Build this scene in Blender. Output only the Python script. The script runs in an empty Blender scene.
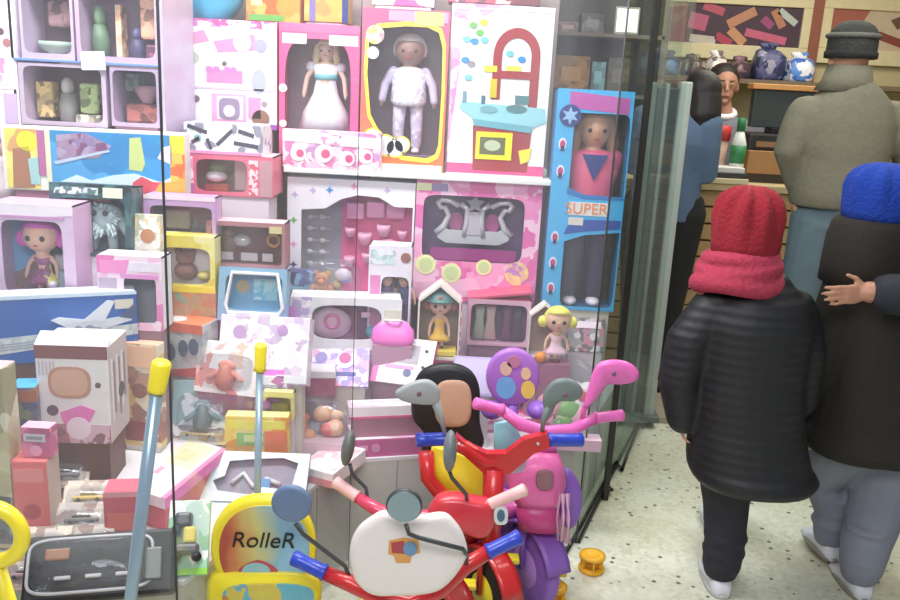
import bpy, bmesh, math, random
from mathutils import Vector as V, Matrix
random.seed(7)
SC = bpy.context.scene
COL = SC.collection
R = math.radians
# ------------------------------------------------------------------ camera model (900x600 frame)
PITCH, FPX, ROLL, CZ = 14.3, 846.0, 3.0, 1.5
def ray(px, py):
    r = R(ROLL); u = (px-450)/FPX; v = (300-py)/FPX
    x = u*math.cos(r)-v*math.sin(r); y = u*math.sin(r)+v*math.cos(r)
    p = R(PITCH)
    return V((x, math.cos(p)+y*math.sin(p), -math.sin(p)+y*math.cos(p)))
def PY(px, py, Y):
    d = ray(px, py); t = Y/d.y
    return V((d.x*t, Y, CZ+d.z*t))
def PZ(px, py, z):
    d = ray(px, py); t = (z-CZ)/d.z
    return V((d.x*t, d.y*t, z))
def proj(P):
    p = R(PITCH); r = R(ROLL)
    x = P[0]; dep = P[1]*math.cos(p)-(P[2]-CZ)*math.sin(p); y = P[1]*math.sin(p)+(P[2]-CZ)*math.cos(p)
    x /= dep; y /= dep
    u = x*math.cos(r)+y*math.sin(r); v = -x*math.sin(r)+y*math.cos(r)
    return 450+u*FPX, 300-v*FPX, dep
# ------------------------------------------------------------------ materials
def lin(c):
    def f(x):
        x /= 255.0
        return x/12.92 if x <= .04045 else ((x+.055)/1.055)**2.4
    return (f(c[0]), f(c[1]), f(c[2]), 1)
_mc = {}
def mat(rgb, rough=.5, metal=0., var=.10, scale=25., bump=0., coat=0., name=None):
    key = (tuple(rgb), rough, metal, var, scale, bump, coat)
    if key in _mc: return _mc[key]
    m = bpy.data.materials.new(name or 'paint'); m.use_nodes = True
    nt = m.node_tree; b = nt.nodes['Principled BSDF']
    b.inputs['Roughness'].default_value = rough; b.inputs['Metallic'].default_value = metal
    b.inputs['Coat Weight'].default_value = coat
    c = lin(rgb)
    tc = nt.nodes.new('ShaderNodeTexCoord'); n = nt.nodes.new('ShaderNodeTexNoise')
    n.inputs['Scale'].default_value = scale; n.inputs['Detail'].default_value = 3
    nt.links.new(tc.outputs['Object'], n.inputs['Vector'])
    mx = nt.nodes.new('ShaderNodeMixRGB')
    mx.inputs[1].default_value = tuple(x*(1-var) for x in c[:3])+(1,)
    mx.inputs[2].default_value = tuple(min(1, x*(1+var)) for x in c[:3])+(1,)
    nt.links.new(n.outputs['Fac'], mx.inputs[0]); nt.links.new(mx.outputs[0], b.inputs['Base Color'])
    if bump:
        bp = nt.nodes.new('ShaderNodeBump'); bp.inputs['Strength'].default_value = bump; bp.inputs['Distance'].default_value = .01
        nt.links.new(n.outputs['Fac'], bp.inputs['Height']); nt.links.new(bp.outputs[0], b.inputs['Normal'])
    _mc[key] = m
    return m
def pmat(pal, scale=22., seed=0., warp=.35, rough=.4, mix=.25):
    if scale > 9: scale *= 1.45; warp *= .8
    """busy printed card: warped cells picked from a palette"""
    key = ('p', tuple(map(tuple, pal)), scale, seed, warp, rough)
    if key in _mc: return _mc[key]
    m = bpy.data.materials.new('printed_card'); m.use_nodes = True
    nt = m.node_tree; b = nt.nodes['Principled BSDF']; b.inputs['Roughness'].default_value = rough
    tc = nt.nodes.new('ShaderNodeTexCoord'); mp = nt.nodes.new('ShaderNodeMapping')
    mp.inputs['Location'].default_value = (seed*1.37, seed*.71, seed*2.13)
    nt.links.new(tc.outputs['Object'], mp.inputs['Vector'])
    n = nt.nodes.new('ShaderNodeTexNoise'); n.inputs['Scale'].default_value = scale*.8; n.inputs['Detail'].default_value = 2
    nt.links.new(mp.outputs[0], n.inputs['Vector'])
    sub = nt.nodes.new('ShaderNodeVectorMath'); sub.operation = 'SUBTRACT'; sub.inputs[1].default_value = (.5, .5, .5)
    nt.links.new(n.outputs['Color'], sub.inputs[0])
    scl = nt.nodes.new('ShaderNodeVectorMath'); scl.operation = 'SCALE'; scl.inputs['Scale'].default_value = warp*3/scale
    nt.links.new(sub.outputs[0], scl.inputs[0])
    add = nt.nodes.new('ShaderNodeVectorMath'); add.operation = 'ADD'
    nt.links.new(mp.outputs[0], add.inputs[0]); nt.links.new(scl.outputs[0], add.inputs[1])
    vo = nt.nodes.new('ShaderNodeTexVoronoi'); vo.inputs['Scale'].default_value = scale; vo.distance = 'CHEBYCHEV' if int(seed) % 2 == 0 else 'EUCLIDEAN'
    nt.links.new(add.outputs[0], vo.inputs['Vector'])
    sp = nt.nodes.new('ShaderNodeSeparateColor'); nt.links.new(vo.outputs['Color'], sp.inputs[0])
    cr = nt.nodes.new('ShaderNodeValToRGB'); cr.color_ramp.interpolation = 'CONSTANT'
    el = cr.color_ramp.elements
    while len(el) < len(pal): el.new(.5)
    for i, c in enumerate(pal):
        el[i].position = i/len(pal); el[i].color = lin(c)
    nt.links.new(sp.outputs[0], cr.inputs[0])
    n2 = nt.nodes.new('ShaderNodeTexNoise'); n2.inputs['Scale'].default_value = scale*2.5
    nt.links.new(mp.outputs[0], n2.inputs['Vector'])
    mx = nt.nodes.new('ShaderNodeMixRGB'); mx.blend_type = 'OVERLAY'; mx.inputs[0].default_value = mix
    nt.links.new(cr.outputs[0], mx.inputs[1]); nt.links.new(n2.outputs['Color'], mx.inputs[2])
    nt.links.new(mx.outputs[0], b.inputs['Base Color'])
    _mc[key] = m
    return m
def glassmat(name, tint=(1, 1, 1), gloss=.06, haze=.03, hazecol=(.9, .9, 1)):
    m = bpy.data.materials.new(name); m.use_nodes = True; nt = m.node_tree
    nt.nodes.remove(nt.nodes['Principled BSDF']); out = nt.nodes['Material Output']
    t = nt.nodes.new('ShaderNodeBsdfTransparent'); t.inputs[0].default_value = (*tint, 1)
    g = nt.nodes.new('ShaderNodeBsdfGlossy'); g.inputs['Roughness'].default_value = .03; g.inputs[0].default_value = (.9, .95, 1, 1)
    lw = nt.nodes.new('ShaderNodeLayerWeight'); lw.inputs[0].default_value = .25
    mu = nt.nodes.new('ShaderNodeMath'); mu.operation = 'MULTIPLY_ADD'; mu.inputs[1].default_value = .5; mu.inputs[2].default_value = gloss*.4
    nt.links.new(lw.outputs['Fresnel'], mu.inputs[0])
    nz = nt.nodes.new('ShaderNodeTexNoise'); nz.inputs['Scale'].default_value = 3
    d = nt.nodes.new('ShaderNodeBsdfDiffuse'); d.inputs[0].default_value = (*hazecol, 1)
    hz = nt.nodes.new('ShaderNodeMath'); hz.operation = 'MULTIPLY'; hz.inputs[1].default_value = haze*2
    nt.links.new(nz.outputs['Fac'], hz.inputs[0])
    m1 = nt.nodes.new('ShaderNodeMixShader'); m2 = nt.nodes.new('ShaderNodeMixShader')
    sc = nt.nodes.new('ShaderNodeMath'); sc.operation = 'MULTIPLY'; sc.inputs[1].default_value = gloss*4
    nt.links.new(mu.outputs[0], sc.inputs[0])
    nt.links.new(sc.outputs[0], m1.inputs[0]); nt.links.new(t.outputs[0], m1.inputs[1]); nt.links.new(g.outputs[0], m1.inputs[2])
    nt.links.new(hz.outputs[0], m2.inputs[0]); nt.links.new(m1.outputs[0], m2.inputs[1]); nt.links.new(d.outputs[0], m2.inputs[2])
    nt.links.new(m2.outputs[0], out.inputs[0])
    return m
GLASS = glassmat('window_glass', (.97, .985, .98), .06, .06)  # pale haze mixed into the pane to lift the darks behind it
GLASS_D = glassmat('side_glass', (.90, .945, .925), .05, .035)
FILM = glassmat('clear_film', (.98, .98, .985), .045, .025)
DOME = glassmat('clear_dome', (.95, .955, .965), .10, .05)
WHITE = mat((238, 236, 242), .45, var=.03)
CREAM = mat((236, 226, 190), .5)
BLACK = mat((26, 26, 30), .45)
SKIN = mat((222, 165, 135), .5, var=.06)
# ------------------------------------------------------------------ mesh builder
class MB:
    def __init__(s): s.v = []; s.f = []; s.m = []; s.s = []; s.mats = []
    def add(s, vs, fs, m, smooth=False, M=None):
        if m not in s.mats: s.mats.append(m)
        k = s.mats.index(m); b = len(s.v)
        for p in vs:
            p = V(p)
            s.v.append(M @ p if M else p)
        for f in fs: s.f.append(tuple(b+i for i in f)); s.m.append(k); s.s.append(smooth)
        return s
    def box(s, lo, hi, m, bev=0., M=None):
        bm = bmesh.new(); bmesh.ops.create_cube(bm, size=1)
        for q in bm.verts:
            q.co = V([lo[i]+(q.co[i]+.5)*(hi[i]-lo[i]) for i in range(3)])
        if bev: bmesh.ops.bevel(bm, geom=list(bm.edges), offset=bev, segments=2, affect='EDGES', profile=.5)
        bm.verts.index_update()
        s.add([q.co.copy() for q in bm.verts], [[q.index for q in f.verts] for f in bm.faces], m, False, M); bm.free()
        return s
    def rings(s, rs, m, smooth=True, cap=True, closed=False, M=None):
        n = len(rs[0]); vs = [p for r in rs for p in r]; fs = []
        k = len(rs)
        for i in range(k if closed else k-1):
            a = i*n; b = ((i+1) % k)*n
            for j in range(n): fs.append((a+j, a+(j+1) % n, b+(j+1) % n, b+j))
        if cap and not closed: fs += [tuple(range(n))[::-1], tuple(range((k-1)*n, k*n))]
        return s.add(vs, fs, m, smooth, M)
    def tube(s, path, r, m, n=10, closed=False, flat=1., cap=True, M=None):
        path = [V(p) for p in path]; k = len(path)
        rs = r if isinstance(r, (list, tuple)) else [r]*k
        out = []; prev = None
        for i, p in enumerate(path):
            if closed: d = path[(i+1) % k]-path[i-1]
            else: d = path[min(i+1, k-1)]-path[max(i-1, 0)]
            d.normalize()
            u = prev - d*prev.dot(d) if prev else None
            if u is None or u.length < 1e-4:
                u = V((0, 0, 1)).cross(d)
                if u.length < 1e-3: u = V((1, 0, 0)).cross(d)
            u.normalize(); w = d.cross(u); prev = u
            out.append([p+(u*math.cos(t)+w*math.sin(t)*flat)*rs[i] for t in [2*math.pi*j/n for j in range(n)]])
        return s.rings(out, m, True, cap, closed, M)
    def limb(s, pts, rs, m, n=12):
        """tapering limb with round ends"""
        pts = [V(p) for p in pts]; a = (pts[0]-pts[1]).normalized(); b = (pts[-1]-pts[-2]).normalized()
        P = [pts[0]+a*rs[0]*.95, pts[0]+a*rs[0]*.6]+pts+[pts[-1]+b*rs[-1]*.6, pts[-1]+b*rs[-1]*.95]
        Q = [rs[0]*.25, rs[0]*.8]+list(rs)+[rs[-1]*.8, rs[-1]*.25]
        return s.tube(P, Q, m, n)
    def ell(s, c, r, m, M=None, nu=18, nv=12):
        c = V(c); r = V((r, r, r)) if isinstance(r, (int, float)) else V(r)
        vs = [c+V((0, 0, -r.z))]; fs = []
        for i in range(1, nv):
            a = -math.pi/2+math.pi*i/nv
            for j in range(nu):
                t = 2*math.pi*j/nu
                vs.append(c+V((r.x*math.cos(a)*math.cos(t), r.y*math.cos(a)*math.sin(t), r.z*math.sin(a))))
        vs.append(c+V((0, 0, r.z))); e = len(vs)-1
        for j in range(nu): fs.append((0, 1+(j+1) % nu, 1+j)); fs.append((e, e-nu+j, e-nu+(j+1) % nu))
        for i in range(nv-2):
            for j in range(nu):
                a = 1+i*nu; b = a+nu
                fs.append((a+j, a+(j+1) % nu, b+(j+1) % nu, b+j))
        return s.add(vs, fs, m, True, M)
    def lathe(s, prof, m, c=(0, 0, 0), n=24, M=None, smooth=True):
        c = V(c)
        return s.rings([[c+V((r*math.cos(2*math.pi*j/n), r*math.sin(2*math.pi*j/n), z)) for j in range(n)] for r, z in prof], m, smooth, True, False, M)
    def slab(s, pts, off, m, smooth=False):
        """closed polygon of 3-D points pushed along off"""
        pts = [V(p) for p in pts]; off = V(off); n = len(pts)
        vs = pts+[p+off for p in pts]
        fs = [tuple(range(n))[::-1], tuple(range(n, 2*n))]+[(j, (j+1) % n, n+(j+1) % n, n+j) for j in range(n)]
        return s.add(vs, fs, m, smooth)
    def pillow(s, pts, off, m, inset=.12):
        """slab with rounded-over edges"""
        pts = [V(p) for p in pts]; off = V(off); c = sum(pts, V())/len(pts)
        def sc(k, t): return [c+(p-c)*k+off*t for p in pts]
        return s.rings([sc(1-inset, 0), sc(1-inset*.3, .12), sc(1, .4), sc(1, .6), sc(1-inset*.3, .88), sc(1-inset, 1)], m, True)
    def torus(s, c, R0, r, m, M=None, n=28, k=10, ax=2, a0=0, a1=2*math.pi):
        full = abs(a1-a0) > 6.28
        pts = []
        for i in range(n if full else n+1):
            t = a0+(a1-a0)*i/n; q = [R0*math.cos(t), R0*math.sin(t)]
            p = [0, 0, 0]; o = [i_ for i_ in range(3) if i_ != ax]; p[o[0]] = q[0]; p[o[1]] = q[1]
            pts.append(V(c)+V(p))
        return s.tube(pts, r, m, k, full, M=M)
def link(o, parent=None):
    COL.objects.link(o)
    if parent: o.parent = parent
    return o
def obj(name, mb, parent=None, label=None, kind=None, world=False, remesh=0, smooth=0, dec=0):
    me = bpy.data.meshes.new(name)
    off = parent.location if (world and parent) else V()
    me.from_pydata([p-off for p in mb.v], [], mb.f)
    for m in mb.mats: me.materials.append(m)
    me.polygons.foreach_set('material_index', mb.m); me.polygons.foreach_set('use_smooth', mb.s)
    bm = bmesh.new(); bm.from_mesh(me); bmesh.ops.recalc_face_normals(bm, faces=bm.faces); bm.to_mesh(me); bm.free()
    o = link(bpy.data.objects.new(name, me), parent)
    if label: o['label'] = label
    if kind: o['kind'] = kind
    if remesh:
        q = o.modifiers.new('join', 'REMESH'); q.mode = 'VOXEL'; q.voxel_size = remesh; q.use_smooth_shade = True
        if smooth:
            q = o.modifiers.new('soft', 'SMOOTH'); q.iterations = smooth; q.factor = .5
    return o
def tag(o, label, cat, group=None):
    o['label'] = label; o['category'] = cat
    if group: o['group'] = group
    return o
def thing(name, label, cat, loc=(0, 0, 0), rot=(0, 0, 0), group=None):
    o = bpy.data.objects.new(name, None); o.empty_display_size = .05
    link(o); o.location = V(loc); o.rotation_euler = rot
    return tag(o, label, cat, group)
def struct(name, mb):
    return obj(name, mb, kind='structure')
def copy_thing(o, loc, rot=None, label=None):
    c = o.copy(); COL.objects.link(c); c.location = V(loc)
    if rot: c.rotation_euler = rot
    if label: c['label'] = label
    for ch in [x for x in bpy.data.objects if x.parent == o]:
        d = ch.copy(); COL.objects.link(d); d.parent = c
        for g in [x for x in bpy.data.objects if x.parent == ch]:
            e = g.copy(); COL.objects.link(e); e.parent = d
    return c
def text_add(mb, s, size, M, m, depth=.001, shear=0):
    cu = bpy.data.curves.new('t', 'FONT'); cu.body = s; cu.size = size; cu.extrude = depth; cu.align_x = 'CENTER'; cu.align_y = 'CENTER'; cu.shear = shear
    o = bpy.data.objects.new('t', cu); COL.objects.link(o); bpy.context.view_layer.update()
    me = bpy.data.meshes.new_from_object(o)
    mb.add([v.co.copy() for v in me.vertices], [tuple(p.vertices) for p in me.polygons], m, False, M)
    bpy.data.objects.remove(o); bpy.data.curves.remove(cu); bpy.data.meshes.remove(me)
FRONT = Matrix(((1, 0, 0, 0), (0, 0, -1, 0), (0, 1, 0, 0), (0, 0, 0, 1)))    # text in XZ facing -Y
def sq(n, p=2., a=1., b=1., t0=0.):
    """super-ellipse outline"""
    out = []
    for i in range(n):
        t = t0+2*math.pi*i/n; c, s_ = math.cos(t), math.sin(t)
        out.append((a*math.copysign(abs(c)**(2/p), c), b*math.copysign(abs(s_)**(2/p), s_)))
    return out
# ------------------------------------------------------------------ packages
PODZ = .35
_risers = []
class Pack:
    """a package standing on (or leaning over) its front bottom edge; art() draws on its faces"""
    def __init__(s, name, label, cat, px, z=None, Y=None, d=.12, yaw=0, lean=0, riser=True, h=None, w=None, group=None):
        x0, y0, x1, y1 = px; xc = (x0+x1)/2
        p = PY(xc, y1, Y) if Y is not None else PZ(xc, y1, z)
        dep = proj(p)[2]
        s.w = w or (x1-x0)*dep/FPX/math.cos(R(yaw))
        if h is None:
            a, b = 0., 2.
            dirv = Matrix.Rotation(R(yaw), 3, 'Z') @ V((0, math.sin(R(lean)), math.cos(R(lean))))
            for _ in range(40):
                m = (a+b)/2
                if proj(p+dirv*m)[1] > y0: a = m
                else: b = m
            h = a
        s.h = h; s.d = d
        s.root = thing(name, label, cat, p, (-R(lean), 0, R(yaw)), group)
        s.p = p; s.M = Matrix.Translation(p) @ Matrix.Rotation(R(yaw), 4, 'Z') @ Matrix.Rotation(-R(lean), 4, 'X')
        if riser and p.z > PODZ+.015:
            dd = max(.04, d*math.cos(R(lean))*.8)
            _risers.append((p, s.w*.9, dd, yaw, p.z, (104, 64, 62) if name in ('toy_maker_box', 'airplane_box') else None))  # dark red-brown riser colour stands in for the shade below these boxes
    def W(s, x, y, z): return s.M @ V((x, y, z))
    def pt(s, face, fx, fy, o):
        w, h, d = s.w, s.h, s.d
        if face == 'front': return V((-w/2+fx*w, -o, h*(1-fy)))
        if face == 'top': return V((-w/2+fx*w, d*(1-fy), h+o))
        if face == 'right': return V((w/2+o, fx*d, h*(1-fy)))
        if face == 'left': return V((-w/2-o, d*(1-fx), h*(1-fy)))
        if face == 'in': return V((-w/2+fx*w, d-.008-o, h*(1-fy)))
    def poly(s, mb, pts, m, L=1, face='front'):
        o = .0005+.0009*L; pts = [s.pt(face, a, b, 0) for a, b in pts]
        n = s.pt(face, 0, 0, 1)-s.pt(face, 0, 0, 0)
        mb.slab([q+n*.0002 for q in pts], n*o, m)
    def rect(s, mb, x0, y0, x1, y1, m, L=1, face='front'):
        s.poly(mb, [(x0, y0), (x1, y0), (x1, y1), (x0, y1)], m, L, face)
    def disc(s, mb, cx, cy, r, m, L=1, face='front', ry=None, p=2., n=24):
        a = s.w if face in ('front', 'top', 'in') else s.d
        b = s.h if face != 'top' else s.d
        s.poly(mb, [(cx+x/a, cy+y/b) for x, y in sq(n, p, r, ry or r)], m, L, face)
    def star(s, mb, cx, cy, r, m, L=1, face='front', n=5):
        a = s.w; b = s.h
        s.poly(mb, [(cx+math.sin(math.pi*i/n)*r*(1 if i % 2 == 0 else .45)/a, cy-math.cos(math.pi*i/n)*r*(1 if i % 2 == 0 else .45)/b) for i in range(2*n)], m, L, face)
    def carton(s, m, bev=.002, top=None, right=None):
        mb = MB(); mb.box((-s.w/2, 0, 0), (s.w/2, s.d, s.h), m, bev)
        if top: s.rect(mb, .01, .01, .99, .99, top, 0, 'top')
        if right: s.rect(mb, .02, .01, .98, .99, right, 0, 'right')
        return obj('carton', mb, s.root)
    def wbox(s, frame, side=None, tray=None, op=(.08, .08, .92, .92), p=5., film=True, outline=None, top=None):
        """carton with an opening in its front, a tray at the back and clear film"""
        w, h, d = s.w, s.h, s.d; t = .004; side = side or frame; mb = MB()
        for lo, hi, m in (((-w/2, 0, 0), (-w/2+t, d, h), side), ((w/2-t, 0, 0), (w/2, d, h), side),
                          ((-w/2, 0, 0), (w/2, d, t), side), ((-w/2, 0, h-t), (w/2, d, h), top or side), ((-w/2, d-t, 0), (w/2, d, h), side)):
            mb.box(lo, hi, m)
        n = 48
        if outline: inner = outline
        else:
            cx, cy = (op[0]+op[2])/2, (op[1]+op[3])/2
            inner = [(cx+x, cy+y) for x, y in sq(n, p, (op[2]-op[0])/2, (op[3]-op[1])/2)]
        cx = sum(a for a, b in inner)/len(inner); cy = sum(b for a, b in inner)/len(inner)
        outer = []
        for a, b in inner:
            dx, dy = a-cx, b-cy; k = 1e9
            if dx > 1e-6: k = min(k, (1-cx)/dx)
            if dx < -1e-6: k = min(k, -cx/dx)
            if dy > 1e-6: k = min(k, (1-cy)/dy)
            if dy < -1e-6: k = min(k, -cy/dy)
            outer.append([cx+dx*k, cy+dy*k])
        for q in ((0, 0), (1, 0), (1, 1), (0, 1)):      # snap nearest to corners
            i = min(range(len(outer)), key=lambda i: (outer[i][0]-q[0])**2+(outer[i][1]-q[1])**2); outer[i] = list(q)
        O = [s.pt('front', a, b, .0005) for a, b in outer]; I = [s.pt('front', a, b, .0005) for a, b in inner]
        B = [q+V((0, .004, 0)) for q in I]; N = len(O)
        fs = [(j, (j+1) % N, N+(j+1) % N, N+j) for j in range(N)]+[(N+j, N+(j+1) % N, 2*N+(j+1) % N, 2*N+j) for j in range(N)]
        mb.add(O+I+B, fs, frame)
        c = obj('carton', mb, s.root)
        if tray:
            mb = MB(); mb.box((-w/2+t*1.2, d-t-.005, t*1.2), (w/2-t*1.2, d-t-.0005, h-t*1.2), tray); obj('backing_card', mb, s.root)
        if film:
            mb = MB(); q = [s.pt('front', a, b, -.003) for a, b in inner]
            mb.add(q, [tuple(range(len(q)))], FILM); obj('clear_window', mb, s.root)
        return c
    def art(s, mb, name='printed_panel', label=None):
        return obj(name, mb, s.root, label)
# ================================================================== the setting
def terrazzo():
    m = bpy.data.materials.new('terrazzo'); m.use_nodes = True; nt = m.node_tree; b = nt.nodes['Principled BSDF']
    b.inputs['Roughness'].default_value = .35
    tc = nt.nodes.new('ShaderNodeTexCoord')
    def ramp(src, stops):
        r = nt.nodes.new('ShaderNodeValToRGB'); e = r.color_ramp.elements
        while len(e) < len(stops): e.new(.5)
        for i, (p, c) in enumerate(stops): e[i].position = p; e[i].color = c
        nt.links.new(src, r.inputs[0]); return r.outputs[0]
    vo = nt.nodes.new('ShaderNodeTexVoronoi'); vo.inputs['Scale'].default_value = 26; nt.links.new(tc.outputs['Object'], vo.inputs['Vector'])
    spk = ramp(vo.outputs['Distance'], [(.0, (1, 1, 1, 1)), (.15, (1, 1, 1, 1)), (.22, (0, 0, 0, 1))])
    sp = nt.nodes.new('ShaderNodeSeparateColor'); nt.links.new(vo.outputs['Color'], sp.inputs[0])
    sel = ramp(sp.outputs[0], [(.0, (1, 1, 1, 1)), (.5, (1, 1, 1, 1)), (.52, (0, 0, 0, 1))])
    mu = nt.nodes.new('ShaderNodeMath'); mu.operation = 'MULTIPLY'; nt.links.new(spk, mu.inputs[0]); nt.links.new(sel, mu.inputs[1])
    v2 = nt.nodes.new('ShaderNodeTexVoronoi'); v2.inputs['Scale'].default_value = 60; nt.links.new(tc.outputs['Object'], v2.inputs['Vector'])
    s2 = nt.nodes.new('ShaderNodeSeparateColor'); nt.links.new(v2.outputs['Color'], s2.inputs[0])
    base = ramp(s2.outputs[1], [(0, lin((210, 212, 192))), (.5, lin((232, 236, 220))), (1, lin((220, 222, 204)))])
    nz = nt.nodes.new('ShaderNodeTexNoise'); nz.inputs['Scale'].default_value = 2.2; nt.links.new(tc.outputs['Object'], nz.inputs['Vector'])
    soil = ramp(nz.outputs['Fac'], [(.3, (.80, .76, .68, 1)), (.62, (1, 1, 1, 1))])
    m1 = nt.nodes.new('ShaderNodeMixRGB'); m1.blend_type = 'MULTIPLY'; m1.inputs[0].default_value = 1
    nt.links.new(base, m1.inputs[1]); nt.links.new(soil, m1.inputs[2])
    m2 = nt.nodes.new('ShaderNodeMixRGB'); m2.inputs[2].default_value = lin((104, 100, 86))
    nt.links.new(mu.outputs[0], m2.inputs[0]); nt.links.new(m1.outputs[0], m2.inputs[1]); nt.links.new(m2.outputs[0], b.inputs['Base Color'])
    return m
PA = V((.475, 2.61, 0)); PD = V((-.276, 2.38, 0)); PE = V((-.585, 1.69, 0)); PF = V((-2.2, 1.60, 0)); PG = V((.955, 3.86, 0)); BACKY = 3.42
TOP = 2.75
mb = MB(); mb.box((-3, -1.5, -.1), (4.3, 6.4, 0), terrazzo()); struct('floor', mb)
mb = MB(); mb.box((-3, 1.0, TOP), (4.3, 6.4, TOP+.08), mat((225, 222, 210), .8)); struct('ceiling', mb)
wcream = mat((204, 190, 148), .7, var=.05, scale=4)
mb = MB(); mb.box((.9, 6.2, 0), (4.3, 6.3, TOP), wcream); struct('wall_back', mb)
mb = MB(); mb.box((4.2, 1.5, 0), (4.3, 6.2, TOP), wcream); struct('wall_right', mb)
mb = MB(); mb.box((-3, 1.6, 0), (-2.9, 6.2, TOP), mat((214, 208, 214), .7)); struct('wall_left', mb)
mb = MB(); mb.box((-2.9, BACKY, 0), (.36, BACKY+.06, TOP), mat((160, 142, 140), .7, var=.2, scale=3)); struct('wall_display', mb)
# podium of the display
pod = [PA+V((-.03, .03, 0)), PD+V((-.01, .05, 0)), PE+V((-.0, .05, 0)), PF+V((0, .05, 0)), V((-2.2, BACKY, 0)), V((.75, BACKY, 0))]
podm = mat((206, 202, 196), .5, var=.05, scale=5)
mb = MB(); mb.slab(pod, (0, 0, PODZ-.012), podm); struct('display_podium', mb)
c0 = sum(pod, V())/len(pod)
mb = MB(); mb.slab([c0+(p-c0)*1.004+V((0, 0, PODZ-.012)) for p in pod], (0, 0, .012), WHITE); struct('trim_podium', mb)
mb = MB()                                   # joints between the podium boards
for a, b, n in ((pod[1], pod[0], 5), (pod[2], pod[1], 4), (pod[0], pod[5], 4)):
    for i in range(1, n):
        p = a+(b-a)*i/n; d = (b-a).normalized(); nrm = V((d.y, -d.x, 0))
        mb.slab([p-d*.002-V((0, 0, 0)), p+d*.002, p+d*.002+V((0, 0, PODZ-.015)), p-d*.002+V((0, 0, PODZ-.015))], nrm*.002, mat((150, 145, 140)))
struct('trim_joint', mb)
# glass of the window
jm = mat((70, 72, 74), .4)
def pane(name, a, b, g, z0=.0, z1=TOP, joint=None, jr=.0022):
    d = (b-a).normalized(); n = V((-d.y, d.x, 0))*.004
    mb = MB(); mb.slab([a+V((0, 0, z0)), b+V((0, 0, z0)), b+V((0, 0, z1)), a+V((0, 0, z1))], n, g)
    w = struct(name, mb)
    if joint is not None:
        mb = MB(); mb.tube([joint+V((0, 0, z0)), joint+V((0, 0, z1))], jr, jm, 8); obj('glass_joint', mb, w)
pane('window_1', PF, PE, GLASS, joint=PE, jr=.0028)
pane('window_2', PE, PD, GLASS, joint=PD, jr=.0012)
pane('window_3', PD, PA, GLASS, joint=PA, jr=.003)
pane('window_4', PA, PG, GLASS_D)
# dark post and the floor strip along the side pane
darkm = mat((44, 42, 38), .4, var=.1)
mb = MB(); q = PY(628, 290, 3.0); mb.box((.618, 2.93, 0), (.640, 2.95, TOP), darkm, .003); struct('trim_post', mb)
mb = MB(); q = PY(628, 290, 3.0)
d = (PG-PA).normalized(); n = V((d.y, -d.x, 0))
mb.slab([PA+n*.004, PG+n*.004, PG+n*.014, PA+n*.014], (0, 0, .016), darkm); struct('baseboard_side', mb)
mb = MB(); mb.slab([PG+V((-.05, -.12, .0)), PG+V((.42, -.12, 0)), PG+V((.42, .22, 0)), PG+V((-.05, .22, 0))], (0, 0, .03), mat((168, 160, 140), .5)); struct('trim_threshold', mb)
mb = MB()
pts = [PZ(566, 552, .012), PZ(580, 527, .012), PZ(598, 493, .012), PZ(605, 480, .012), PZ(612, 490, .02), PZ(604, 492, .03), PZ(606, 476, .035), PZ(616, 462, .012), PZ(622, 470, .012), PZ(628, 452, .012), PZ(640, 424, .012)]
mb.tube(pts, .007, BLACK, 8); tag(obj('cable', mb), 'black cable lying along the foot of the side glass', 'cable')
# entrance door leaf with pull handles, and the grey framed gate beside it
dr = MB(); a, b = V((.70, 3.10, 0)), V((.93, 3.64, 0))
d1 = struct('door_1', MB().slab([a+V((0, 0, .05)), b+V((0, 0, .05)), b+V((0, 0, 2.1)), a+V((0, 0, 2.1))], (.006, -.003, 0), GLASS_D))
for px, y0, y1, yy in ((620, 158, 240, 3.12), (626, 150, 240, 3.18), (645, 132, 240, 3.5)):
    mb = MB(); p, q = PY(px, y0, yy), PY(px-1, y1, yy); q.x = p.x
    mb.tube([p+V((-.02, .03, -.03)), p+V((0, 0, -.03)), p, q, q+V((0, 0, .03)), q+V((-.02, .03, .03))], .006, darkm, 8); obj('door_handle', mb, d1)
def gate(px0, px1, pyt, Y, label):
    a = PY(px0, pyt, Y); b = PY(px1, pyt, Y); h = a.z
    t = thing('security_gate', label, 'gate', ((a.x+b.x)/2, Y, .03)); w = b.x-a.x
    gm = mat((110, 116, 112), .4, var=.08); lm = mat((172, 178, 172), .35, var=.05)
    z = h-.03
    obj('stile', MB().box((w/2-.05, -.03, .02), (w/2, .03, z), lm, .006), t, 'pale grey stile')
    obj('stile', MB().box((-w/2, -.03, .02), (-w/2+.03, .03, z-.01), gm, .006), t)
    obj('stile', MB().box((-w/2+.07, -.02, .02), (-w/2+.085, .02, z-.01), lm, .004), t)
    obj('panel', MB().box((-w/2+.03, -.008, .02), (w/2-.05, .008, z-.03), mat((58, 66, 68), .4), .002), t, 'dark glass panel')
    obj('base', MB().box((-w/2-.01, -.06, 0), (w/2+.02, .06, .03), gm, .005), t)
gate(650, 692, 80, 3.72, 'grey metal-framed gate panel standing beside the shop entrance')
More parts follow.
